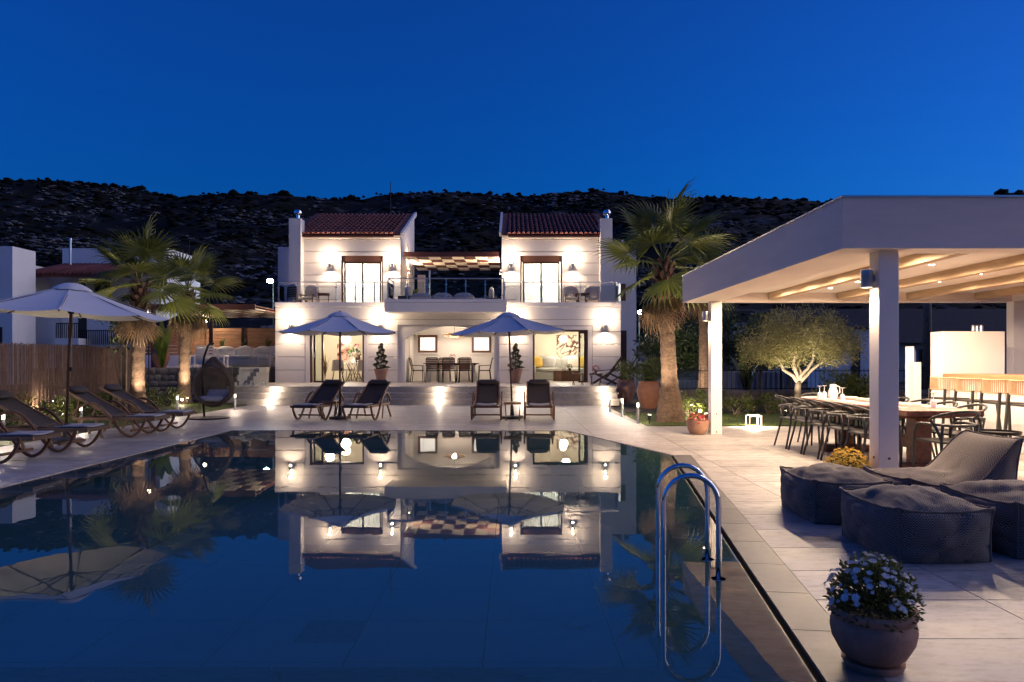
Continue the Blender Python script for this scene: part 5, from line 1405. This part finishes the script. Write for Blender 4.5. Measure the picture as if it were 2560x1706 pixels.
# white lounge furniture on the side patio
so = thing('outdoor_sofa', 'long white outdoor sofa in front of the plank fence', 'sofa', (-11.0,29.9,1.115))
MB().box(-2.2,1.9,-.4,.4,.08,.30).build('frame', 'white_paint', so); 
for k in range(5): link('back_cushion', cushion_mesh(.76,.2,.42,N=5,seed=20+k), 'sheet_white', so, loc=(-1.78+k*.8,.28,.36)); link('seat_cushion', cushion_mesh(.78,.7,.15,N=5,seed=30+k), 'sheet_white', so, loc=(-1.78+k*.8,-.05,.30))
for k, (x, y, lb) in enumerate(((-11.6,27.2,'white slatted garden armchair on the side patio, behind the egg chair pole'),(-9.5,28.2,'white cushioned garden armchair next to the villa corner'))):
    t = thing('garden_armchair', lb, 'armchair', (x,y,1.115), .4 if k == 0 else -.5)
    for sx in (-1,1):
        MB().box(sx*.34-.025,sx*.34+.025,-.3,.3,.5,.54).build('arm', 'white_paint', t)
        for sy in (-1,1): MB().box(sx*.34-.02,sx*.34+.02,sy*.28-.02,sy*.28+.02,0,.5).build('leg', 'white_paint', t)
    for q in range(4): MB().box(-.32,.32,.26,.29,.42+q*.11,.5+q*.11).build('slat', 'white_paint', t)
    link('seat_cushion', cushion_mesh(.6,.56,.16,N=5,seed=50+k), 'sheet_white', t, loc=(0,0,.28))
for k, (x,y,lb) in enumerate(((PX(468,25.4),25.4,'small white stool on the left of the side patio'),(PX(552,25.6),25.6,'small white table right of the egg chair top'))):
    t = thing('garden_stool', lb, 'stool', (x,y,1.115))
    MB().box(-.2,.2,-.2,.2,.40,.44).build('top', 'white_paint', t)
    for sx in (-1,1):
        for sy in (-1,1): MB().box(sx*.17-.02,sx*.17+.02,sy*.17-.02,sy*.17+.02,0,.4).build('leg', 'white_paint', t)
for k, (px, lb) in enumerate(((557,'left planter of spiky succulents on the sofa ledge'),(612,'middle planter of spiky succulents on the sofa ledge'),(670,'right planter of spiky succulents on the sofa ledge'))):
    x = PX(px,30.6); t = strap_plant(lb, x,30.55,1.75,26,.55,.06,'leaf_shrub' if k != 1 else 'leaf_dark',120+k,.5,'planters on the ledge','succulent_planter','planter')
    MB().box(-.42,.42,-.13,.13,-.16,.06).build('trough', 'concrete', t)
MB().box(-16,-9.0,30.4,30.84,1.115,1.6).build('ledge', 'stucco', sp)
# lamps of the side patio
for x, y, z, lb, w_ in ((PX(513,30.4),30.4,PZ(804,30.4),'bright bare lamp on the side patio fence',40), (PX(372,23.4),23.4,PZ(785,23.4),'small bright lamp behind the left palm',16)):
    t = thing('patio_lamp', lb, 'lamp', (x,y,1.1 if y > 24 else 0)); h = z-(1.1 if y > 24 else 0)
    MB().tube([(0,0,0),(0,0,h-.06)], .018, 6).build('pole', 'dark_metal', t); MB().ball((0,0,h),.065,8).build('globe', 'bulb_warm', t, smooth=True); point(t, (0,-.02,h), w_, WARM, .06)
# iron fence and low stone wall at the back of the right garden
lw = thing('low_stone_wall', 'low rough stone wall under the iron fence', 'wall', (8,20.2,0), world=True)
MB().box(3.6,13.0,20.2,20.5,0,.52).build('mortar', 'dirt', lw); z = 0
while z < .5:
    h = R.uniform(.15,.22); x = 3.6
    while x < 12.8:
        w_ = R.uniform(.22,.45); o = inst(sm_[R.randrange(5)], 'stone', lw, (x+w_/2,20.2,z+h/2), (0,0,0), (w_*1.02,.12,h*1.05)); o.matrix_parent_inverse = Matrix.Translation(-Vector(lw['_w'])); x += w_
    z += h
fe = thing('iron_fence', 'black wrought-iron fence on the low stone wall', 'fence', (8,20.35,.5), world=True)
bme = MB().lathe([(.008,0),(.008,.62),(.002,.67)], 5).mesh('baluster'); bme.materials.append(MAT['iron'])
x = 3.7
while x < 12.9:
    o = inst(bme, 'baluster', fe, (x,20.35,.5)); o.matrix_parent_inverse = Matrix.Translation(-Vector(fe['_w'])); x += .125
for z in (.56,1.06): MB().box(3.65,12.95,20.335,20.365,z,z+.025).build('rail', 'iron', fe)
for x in (5.6,7.6,9.6,11.6): MB().box(x-.02,x+.02,20.33,20.37,.5,1.2).build('post', 'iron', fe)
bed = tag(MB().grid(lambda a,b: (2.85+9.0*a, 18.5+1.7*b, .03+.05*noise.noise(Vector((a*20,b*5,0)))), 40, 10).build('planting_bed', 'dirt', smooth=True), 'dark planting bed in front of the low stone wall', None, kind='structure')
# ================================================================== NEIGHBOURS
nh = thing('neighbour_house', 'white neighbouring house with a red tiled roof, unlit, at the left', 'house', (-25,44,0), world=True)
def nb(name, mt, p0, p1, y0, r0, r1, dep, parent=None, zb=None):
    return MB().box(PX(p0,y0),PX(p1,y0),y0,y0+dep,zb if zb is not None else PZ(r1,y0),PZ(r0,y0)).build(name, mt, parent or nh)
YN = 44.0
nb('wall', 'whitewash', -120,330,YN,755,1100,6,zb=-.1)            # lower floor
nb('wall', 'whitewash', 84,400,YN+2.5,672,760,6)                   # recessed upper floor
nb('wall', 'whitewash', 156,420,YN+3.5,621,672,4)                  # roof block
nb('wall', 'whitewash', 32,86,YN+1,664,760,5)
nb('floor_slab', 'slate', 50,300,YN+.5,752,758,3)
ev = MB(); y0 = YN-.6
x0, x1 = PX(57,y0), PX(330,y0); ze = PZ(685,y0); zt = PZ(660,YN+3)
ev.add([(x0,y0,ze),(x1,y0,ze),(x1,YN+3.4,zt),(x0+1.2,YN+3.4,zt),(x0,y0,ze-.22),(x1,y0,ze-.22),(x1,YN+3.4,zt-.3),(x0+1.2,YN+3.4,zt-.3)], [(0,1,2,3),(7,6,5,4),(0,4,5,1),(3,7,4,0)])
rf_ = ev.build('roof', 'roof_dark', nh)
cm_ = MB()
cme = MB().tube([(0,0,0),(0,4.05,zt-ze)], .11, 8).mesh('roof_tile_column', True); cme.materials.append(MAT['roof_tile'])
x = x0+.1
while x < x1: o = inst(cme, 'roof_tile_column', nh, (x,y0-.05,ze+.0)); o.matrix_parent_inverse = Matrix.Translation(-Vector(nh['_w'])); x += .27
for p0, p1, r0, r1 in ((236,252,690,755),(262,276,690,755),(196,212,698,755)): 
    w_ = nb('window', 'dark_wood', p0,p1,YN+2.42,r0,r1,.08); nb('pane', 'glass', p0+2,p1-2,YN+2.40,r0+3,r1-3,.02,w_)
for p0, p1, r0, r1 in ((196,216,795,858),(28,75,778,788),(370,440,800,862)): nb('door', 'slate', p0,p1,YN-.04,r0,r1,.05)
nb('air_conditioner', 'white_plastic', 4,20,YN-.35,842,856,.3); nb('awning_bar', 'steel', 236,280,YN+2.3,684,686,.05)
for p in (84,150,328): nb('downpipe', 'steel', p,p+2,YN-.06,760,1000,.06)
MB().tube([(PX(90,YN),YN-.1,PZ(778,YN)),(PX(200,YN),YN-.3,PZ(784,YN)),(PX(330,YN),YN-.1,PZ(776,YN))], .02, 5).build('cable', 'dark_metal', nh)
bb = nb('balcony', 'whitewash', 138,196,YN-1.2,846,862,1.2)
def nrail(p0, p1, r0, r1, y_):
    n_ = int((p1-p0)/5)
    g_ = MB()
    for k in range(n_+1): x = PX(p0+(p1-p0)*k/n_,y_); g_.box(x-.02,x+.02,y_,y_+.04,PZ(r1,y_),PZ(r0,y_))
    g_.box(PX(p0,y_),PX(p1,y_),y_-.01,y_+.05,PZ(r0,y_),PZ(r0,y_)+.06); g_.build('railing', 'iron', nh)
nrail(140,195,810,846,YN-1.15); nrail(196,330,828,862,YN-.5)
MB().lathe([(.07,0),(.07,1.55),(.10,1.56),(.10,1.7),(.02,1.72)], 10, (PX(176,YN+2.5),YN+2.5,PZ(662,YN+2.5))).build('flue_pipe', 'steel', nh, auto=40)
n2 = thing('neighbour_block', 'tall plain white building cut by the left frame edge', 'house', (-30,40,0), world=True)
MB().box(PX(-160,41),PX(31,41),41,43,0,PZ(616,41)).build('wall', 'whitewash', n2); MB().box(PX(-120,41),PX(6,41),40.95,41.0,PZ(860,41),PZ(818,41)).build('window', 'slate', n2)
n3 = thing('blue_shed', 'pale rendered building beyond the olive tree', 'house', (15.5,33,0), world=True)
MB().box(PX(2085,34),PX(2185,34),34,37,0,PZ(824,34)).build('wall', 'whitewash', n3); MB().box(PX(2080,34),PX(2190,34),33.8,37.2,PZ(824,34),PZ(819,34)).build('roof', 'slate', n3); MB().box(PX(2130,34),PX(2150,34),33.96,34,.4,2.2).build('door', 'slate', n3)
n4 = thing('dark_roofed_house', 'low unlit house with a dark pitched roof, far right', 'house', (26,46,0), world=True)
MB().box(18.5,40,46,52,0,2.6).build('wall', 'concrete', n4)
MB().prism([(45.5,2.5),(52.5,2.5),(49,4.9)], 18.0, 41, 0).build('roof', 'slate', n4)
for x in (22,26,30,34): w_ = MB().box(x,x+1.2,45.95,46.0,1.0,2.1).build('window', 'dark_wood', n4); MB().box(x+.08,x+1.12,45.94,45.95,1.08,2.02).build('pane', 'glass', w_)
n5 = thing('fenced_shed', 'pale lean-to behind the iron fence', 'shed', (11,30,0), world=True)
MB().box(PX(1840,30),PX(1990,30),30,32,0,PZ(930,30)).build('wall', 'concrete', n5)
x = PX(1850,30)
while x < PX(1985,30): MB().box(x,x+.10,29.96,30,.05,PZ(932,30)).build('plank', 'concrete', n5); x += .22
t = thing('utility_pole', 'wooden utility pole behind the white block', 'utility pole', (PX(2318,30),30,0))
MB().tube([(0,0,0),(0,0,5.8)], [.19,.15], 10).build('pole', 'bark', t, smooth=True); MB().bar((-.9,0,5.3),(.9,0,5.3),.1,.1).build('crossarm', 'bark', t)
t = thing('boulder', 'pale boulder on the slope right of the villa', 'boulder', (PX(1622,40),40,0))
bm = bmesh.new(); bmesh.ops.create_icosphere(bm, subdivisions=3, radius=1)
for v in bm.verts: v.co *= 1+.28*noise.noise(v.co*1.6)+.1*noise.noise(v.co*5); v.co.z *= .9
me = bpy.data.meshes.new('rock'); bm.to_mesh(me); bm.free(); o = link('rock', me, 'stone_pale', t, loc=(0,0,1.3)); o.scale = (1.0,.8,.7)

# ================================================================== FURNITURE ON AND IN THE VILLA
# --- alcove dining set
at = thing('alcove_table', 'dark slatted table in the arched alcove', 'table', (-2.33,27.75,FZ))
for k in range(6): MB().box(-1.05,1.05,-.42+k*.14,-.29+k*.14,.70,.73).build('slat', 'dark_wood', at)
for sx in (-1,1):
    for sy in (-1,1): MB().box(sx*.85-.03,sx*.85+.03,sy*.35-.03,sy*.35+.03,0,.70).build('leg', 'white_paint' , at)
MB().box(-.95,.95,-.38,.38,.66,.70).build('apron', 'dark_metal', at)
def achair_proto():
    t = thing('alcove_chair', '', 'chair', group='dark slat-back chairs in the alcove')
    for sx in (-1,1):
        MB().tube([(sx*.25,.22,0),(sx*.24,.2,.62)], .016, 6).build('leg', 'dark_metal', t); MB().tube([(sx*.25,-.26,0),(sx*.23,-.2,.45),(sx*.22,-.3,.9)], .018, 6).build('leg', 'dark_metal', t, smooth=True)
        MB().bar((sx*.245,.22,.63),(sx*.24,-.24,.65),.04,.022).build('arm', 'dark_metal', t)
    MB().box(-.23,.23,-.2,.22,.43,.465).build('seat', 'dark_metal', t)
    for k in range(6): MB().box(-.2,.2,-.222-.018*k,-.205-.018*k,.49+k*.07,.55+k*.07).build('slat', 'teak', t)
    MB().tube([(-.22,-.30,.88),(-.18,-.32,.93),(.18,-.32,.93),(.22,-.30,.88)], .018, 6).build('top_rail', 'dark_metal', t, smooth=True)
    return t
a0 = achair_proto()
AC = [(-2.98,27.1,0,'left of the three alcove chairs seen from behind'),(-2.36,27.1,0,'middle alcove chair seen from behind'),(-1.74,27.1,0,'right of the three alcove chairs seen from behind'),
      (-3.62,27.7,-pi/2,'alcove chair at the left end of the table'),(-1.06,27.7,pi/2,'alcove chair at the right end of the table'),(-2.7,28.55,pi,'alcove chair on the wall side, left'),(-1.95,28.55,pi,'alcove chair on the wall side, right')]
for i, (x,y,rz,lb) in enumerate(AC):
    if i == 0: a0.location = (x,y,FZ); a0['label'] = lb
    else: dup(a0, lb, (x,y,FZ), rz)
t = thing('table_bouquet', 'small flower vase on the alcove table', 'vase', (-2.3,27.75,FZ+.73))
MB().lathe([(.03,0),(.05,.05),(.03,.12),(.035,.14)], 12).build('vase', 'white_paint', t, auto=40); f_ = MB(); rr = random.Random(4); leafball(f_, (0,0,.24), .10, .10, .09, 60, .06, .03, rr); f_.build('flowers', 'pink', t)
cl = thing('chandelier', 'wide wicker chandelier hanging in the arched alcove', 'chandelier', (-2.25,28.1,2.86))
MB().tube([(0,0,0),(0,0,-.42)], .008, 6).build('rod', 'dark_metal', cl)
for k in range(7):
    z = -.44-.02*k; r_ = .44-.06*abs(k-3); MB().tube([(r_*cos(a),r_*sin(a),z) for a in [2*pi*q/24 for q in range(24)]], .008, 5, closed=True).build('ring', 'rope', cl)
for k in range(10): a = 2*pi*k/10; MB().tube([(0,0,-.42),(.44*cos(a),.44*sin(a),-.50),(.2*cos(a),.2*sin(a),-.57)], .006, 4).build('spoke', 'rope', cl)
MB().ball((0,0,-.49),.05,8).build('bulb', 'bulb_warm', cl, smooth=True); point(cl, (0,0,-.50), 11, WARM2, .06)
# --- left room
pn = thing('globe_pendant', 'round glowing pendant lamp in the dining room', 'pendant lamp', (PX(865,28.8),28.8,3.1))
zg = PZ(848,28.8)-3.1
MB().tube([(0,0,0),(0,0,zg+.18)], .008, 6).build('cord', 'dark_metal', pn); MB().ball((0,0,zg),.19,10).build('globe', 'bulb_soft', pn, smooth=True); 
point(pn, (0,0,zg-.3), 3.2, (1,.86,.68), .19); point(pn, (-.9,1.0,-.5), 2.4, (1,.86,.68), .19)
dt = thing('indoor_table', 'round glass dining table behind the left door', 'table', (-6.35,29.0,FZ))
MB().lathe([(.0,.72),(.62,.72),(.63,.73),(.62,.74),(.0,.74)], 32, cap0=False, cap1=False).build('top', 'glass_rim', dt, auto=40)
for k in range(12): a = 2*pi*k/12; MB().tube([(.32*cos(a),.32*sin(a),0),(.18*cos(a+.5),.18*sin(a+.5),.36),(.32*cos(a+1),.32*sin(a+1),.72)], .01, 5).build('rod', 'dark_metal', dt, smooth=True)
def ichair(x, y, rz, lb):
    t = thing('shell_chair', lb, 'chair', (x,y,FZ), rz, 'beige shell chairs in the dining room')
    def sh(u, v):
        a = (u-.5)*2.2; return Vector((.25*sin(a)*(1-.15*v), -.22*cos(a)-.04*v, .45+.42*v*(1-.25*abs(u-.5)**1.5*4*.25)))
    MB().grid(sh, 12, 8).build('back', 'cushion_cream', t, smooth=True, solid=.03); MB().lathe([(.0,.42),(.24,.42),(.25,.46),(.22,.48),(.0,.48)], 20, cap0=False, cap1=False).build('seat', 'cushion_cream', t, auto=40)
    for sx in (-1,1):
        for sy in (-1,1): MB().tube([(sx*.15,sy*.15,.43),(sx*.22,sy*.22,0)], .013, 6).build('leg', 'dark_metal', t)
ichair(-6.85,28.35,.2,'beige shell chair, front left at the glass table'); ichair(-5.85,28.4,-.35,'beige shell chair, front right at the glass table'); ichair(-6.75,29.75,pi-.2,'beige shell chair behind the glass table, left'); ichair(-5.8,29.7,pi+.3,'beige shell chair behind the glass table, right')
t = thing('table_plant', 'leafy stems in a vase on the indoor glass table', 'plant', (-6.35,29.0,FZ+.74)); MB().lathe([(.05,0),(.07,.1),(.04,.2),(.05,.22)], 14).build('vase', 'white_paint', t, auto=40)
f_ = MB(); leafball(f_, (0,0,.38), .24, .2, .14, 60, .14, .07, rr); f_.build('foliage', 'leaf_dark', t)
def painting(name, lb, x0, x1, y, z0, z1, cols, seed):
    m = bpy.data.materials.new(name); m.use_nodes = True; n, l = m.node_tree.nodes, m.node_tree.links; b = n['Principled BSDF']; b.inputs['Roughness'].default_value = .8
    g_ = n.new('ShaderNodeNewGeometry'); tx = n.new('ShaderNodeTexNoise'); tx.inputs['Scale'].default_value = 1.5; tx.inputs['Detail'].default_value = 2; tx.inputs['Distortion'].default_value = 1.6
    mp = n.new('ShaderNodeMapping'); mp.inputs['Location'].default_value = (seed*3.7,0,seed*1.3); l.new(g_.outputs['Position'], mp.inputs[0]); l.new(mp.outputs[0], tx.inputs['Vector'])
    rp = n.new('ShaderNodeValToRGB'); rp.color_ramp.interpolation = 'CONSTANT'; l.new(tx.outputs[0], rp.inputs[0])
    while len(rp.color_ramp.elements) < len(cols): rp.color_ramp.elements.new(.5)
    for e, (p, c) in zip(rp.color_ramp.elements, cols): e.position = p; e.color = (*c,1)
    l.new(rp.outputs[0], b.inputs['Base Color'])
    t = thing(name, lb, 'painting', ((x0+x1)/2,y,z0), world=True)
    MB().box(x0,x1,y-.03,y,z0,z1).build('canvas', m, t)
painting('abstract_painting', 'abstract painting of pale and rose shapes in the dining room', PX(843,31.35),PX(900,31.35),31.39,PZ(907,31.35),PZ(860,31.35),[(0,(.10,.04,.03)),(.38,(.62,.30,.24)),(.46,(.75,.55,.45)),(.54,(.80,.76,.68))],2)
painting('abstract_painting', 'abstract painting of brown knotted shapes above the grey sofa', PX(1392,31.3),PX(1455,31.3),31.39,PZ(893,31.3),PZ(838,31.3),[(0,(.72,.66,.54)),(.45,(.42,.27,.22)),(.50,(.14,.07,.05)),(.55,(.75,.69,.58))],5)
t = strap_plant('dry golden stems in the corner of the dining room', -7.35,28.3,FZ,14,1.1,.04,'leaf_dead',130,.3)
# --- right room
sf = thing('indoor_sofa', 'grey slip-covered sofa in the living room', 'sofa', (2.05,30.3,FZ))
MB().box(-1.1,1.1,-.45,.45,.02,.34).build('skirt', 'sofa_grey', sf, bevel=.03)
for sx in (-1,1): link('arm', cushion_mesh(.26,.95,.6,N=6,seed=60+sx), 'sofa_grey', sf, loc=(sx*1.2,0,.02))
for k in range(2): link('seat_cushion', cushion_mesh(1.02,.75,.18,N=6,seed=62+k), 'sofa_grey', sf, loc=(-.52+k*1.04,-.06,.33)); link('back_cushion', cushion_mesh(1.0,.25,.50,N=6,seed=64+k), 'sofa_grey', sf, loc=(-.52+k*1.04,.32,.45))
for x, mt_, lb, rz in ((.98+.05,'cushion_yellow','left mustard yellow cushion on the grey sofa',.15),(1.55,'cushion_grey','grey cushion next to the left yellow one',-.2),(2.62,'cushion_cream','pale cushion at the right of the sofa',.1),(2.98,'cushion_yellow','right mustard yellow cushion on the grey sofa',-.15)):
    t = thing('throw_cushion', lb, 'cushion', (x,30.22,FZ+.53), rz); o = link('cover', cushion_mesh(.46,.16,.42,N=6,seed=int(x*10)), mt_, t); o.rotation_euler = (radians(-14),0,0)
ct = thing('coffee_table', 'wooden plank-sided coffee table in the living room', 'coffee table', (PX(1415,28.8),28.8,FZ))
for k in range(7): MB().box(-.48+k*.138,-.48+k*.138+.13,-.3,-.27,0,.40).build('plank', 'teak_light' if k < 2 else 'teak', ct)
MB().box(-.5,.5,-.27,.3,.0,.38).build('core', 'teak', ct); MB().box(-.5,.5,-.32,.32,.40,.43).build('top', 'teak', ct)
t = thing('table_lantern', 'white lantern on the coffee table', 'lantern', (PX(1413,28.8),28.8,FZ+.43)); MB().lathe([(.06,0),(.07,.02),(.05,.12),(.02,.22),(.005,.30)], 8).build('body', 'white_paint', t)
t = thing('potted_plant', 'small round potted plant on the coffee table', 'plant', (PX(1424,28.8),28.75,FZ+.43)); MB().lathe([(.05,0),(.07,.08)], 12).build('pot', 'dark_metal', t); f_ = MB(); leafball(f_, (0,0,.16), .10, .10, .10, 140, .04, .025, rr); f_.build('foliage', 'leaf_dark', t)
gp = thing('globe_pendant', 'large pale globe lamp in front of the brown painting', 'pendant lamp', (PX(1408,30.4),30.4,3.1)); zg = PZ(848,30.4)-3.1
MB().tube([(0,0,0),(0,0,zg+.15)], .006, 6).build('cord', 'dark_metal', gp); MB().ball((0,0,zg),.16,10).build('globe', 'bulb_soft', gp, smooth=True); point(gp, (0,-.3,zg-.2), 3.0, (1,.88,.70), .16); point(gp, (0,-1.6,-.4), 3.2, (1,.88,.70), .16)
MB().box(-.295,-.28,29.5,30.4,FZ,2.6).build('door_leaf', 'beam_wood', villa)
# --- folding deck chairs and tables at the right of the terrace
def deck_chair(x, y, rz, lb):
    t = thing('deck_chair', lb, 'deck chair', (x,y,FZ), rz, 'folding deck chairs')
    for sx in (-1,1):
        MB().bar((sx*.27,.42,0),(sx*.27,-.55,.62),.03,.045).build('frame', 'dark_wood', t); MB().bar((sx*.24,-.45,.0),(sx*.24,.35,.40),.03,.045).build('frame', 'dark_wood', t)
        MB().bar((sx*.29,.30,.45),(sx*.29,-.30,.52),.05,.02).build('arm', 'dark_wood', t); MB().bar((sx*.25,-.1,.25),(sx*.25,-.62,.95),.025,.035).build('back_rail', 'dark_wood', t)
    MB().grid(lambda u,v: Vector(((u-.5)*.46, .35-.45*min(v,.45)/.45-(max(v-.45,0)/.55)*.52, .40-.18*sin(pi*min(v,.45)/.9)+(max(v-.45,0)/.55)*.72)), 6, 14).build('sling', 'sling', t, smooth=True, solid=.008)
deck_chair(PX(1510,25.2),25.2,radians(75),'left folding deck chair on the terrace by the villa corner'); deck_chair(PX(1548,24.6),24.6,radians(80),'right folding deck chair, partly behind the clay jar bush')
for x, y, lb in ((PX(1445,24.4),24.4,'small slatted low table in front of the living room door'),(PX(1490,24.3),24.3,'low slatted table between the deck chairs')):
    dup(tb0, lb, (x,y,FZ), .1, (1.0,.9,.95))
t = thing('table_flowers', 'small pink flowers on the low terrace table', 'flowers', (PX(1490,24.3),24.3,FZ+.4)); MB().lathe([(.04,0),(.05,.09)], 12).build('pot', 'terracotta', t); f_ = MB(); leafball(f_, (0,0,.17), .10, .10, .09, 70, .05, .03, rr); f_.build('flowers', 'pink', t)
# --- balcony furniture
def bchair(x, y, z, rz, lb):
    t = thing('balcony_chair', lb, 'chair', (x,y,z), rz, 'cushioned balcony chairs')
    for sx in (-1,1):
        MB().bar((sx*.26,.25,0),(sx*.26,.2,.58),.03,.03).build('leg', 'teak', t); MB().bar((sx*.26,-.28,0),(sx*.26,-.22,.9),.03,.03).build('leg', 'teak', t); MB().bar((sx*.26,.26,.6),(sx*.26,-.26,.6),.05,.025).build('arm', 'teak', t)
    for k in range(5): MB().box(-.25,.25,-.25,-.23,.5+k*.085,.56+k*.085).build('slat', 'teak', t)
    link('cushion', cushion_mesh(.5,.5,.1,N=5,seed=70), 'cushion_cream', t, loc=(0,0,.42)); o = link('cushion', cushion_mesh(.5,.1,.45,N=5,seed=71), 'cushion_cream', t, loc=(0,-.18,.5))
bz = 3.305
bchair(PX(742,27.9),27.9,bz,-.6,'slatted chair at the left end of the left balcony'); bchair(PX(774,28.0),28.0,bz,pi-.25,'cushioned chair beside the left balcony table')
bchair(PX(1428,28.0),28.0,bz,pi+.1,'cushioned chair left of the right balcony table'); bchair(PX(1480,28.0),28.0,bz,pi-.1,'cushioned chair right of the right balcony table')
for x, lb in ((PX(810,28.0),'folding timber table on the left balcony'),(PX(1455,28.0),'folding timber table on the right balcony')): dup(tb0, lb, (x,27.95,bz), .2, (1.1,1.1,1.6))
# --- terrace sofas
ts = thing('terrace_sofa', 'dark woven sofa with three cream cushions behind the middle railing', 'sofa', (-2.35,26.6,3.34))
MB().box(-1.9,1.6,-.3,.45,.03,.26).build('frame', 'anthracite', ts, bevel=.02)
for k in range(3): link('back_cushion', cushion_mesh(.72,.2,.46,N=5,seed=80+k), 'cushion_cream', ts, loc=(-.98+k*.78,-.2,-.04))
t2 = thing('terrace_sofa', 'dark woven corner sofa at the left tower wall', 'sofa', (-3.95,28.6,3.34), pi/2)
MB().box(-1.2,1.2,-.4,.4,.02,.50).build('frame', 'anthracite', t2, bevel=.02); link('cushion', cushion_mesh(.5,.2,.42,N=5,seed=85), 'cushion_grey', t2, loc=(-.6,.1,.46))
t3 = thing('terrace_sofa', 'dark woven seat at the right tower wall with a pale cushion', 'sofa', (-.9,28.6,3.34), -pi/2)
MB().box(-.9,.9,-.4,.4,.02,.45).build('frame', 'anthracite', t3, bevel=.02); o = link('cushion', cushion_mesh(.45,.18,.4,N=5,seed=86), 'cushion_cream', t3, loc=(.5,.1,.42)); o.rotation_euler = (0,.3,0)
strap_plant('green potted plant behind the terrace corner sofa', -3.95,29.0,3.84,16,.5,.08,'leaf_bright',140,.9)
strap_plant('second green potted plant on the roof terrace', -3.55,29.6,3.34,16,.95,.09,'leaf_shrub',141,.9)
t = thing('terrace_table', 'low white table on the roof terrace', 'table', (-1.5,27.4,3.34)); MB().box(-.5,.5,-.3,.3,.34,.38).build('top', 'white_paint', t)
for sx in (-1,1):
    for sy in (-1,1): MB().box(sx*.45-.02,sx*.45+.02,sy*.25-.02,sy*.25+.02,0,.34).build('leg', 'white_paint', t)
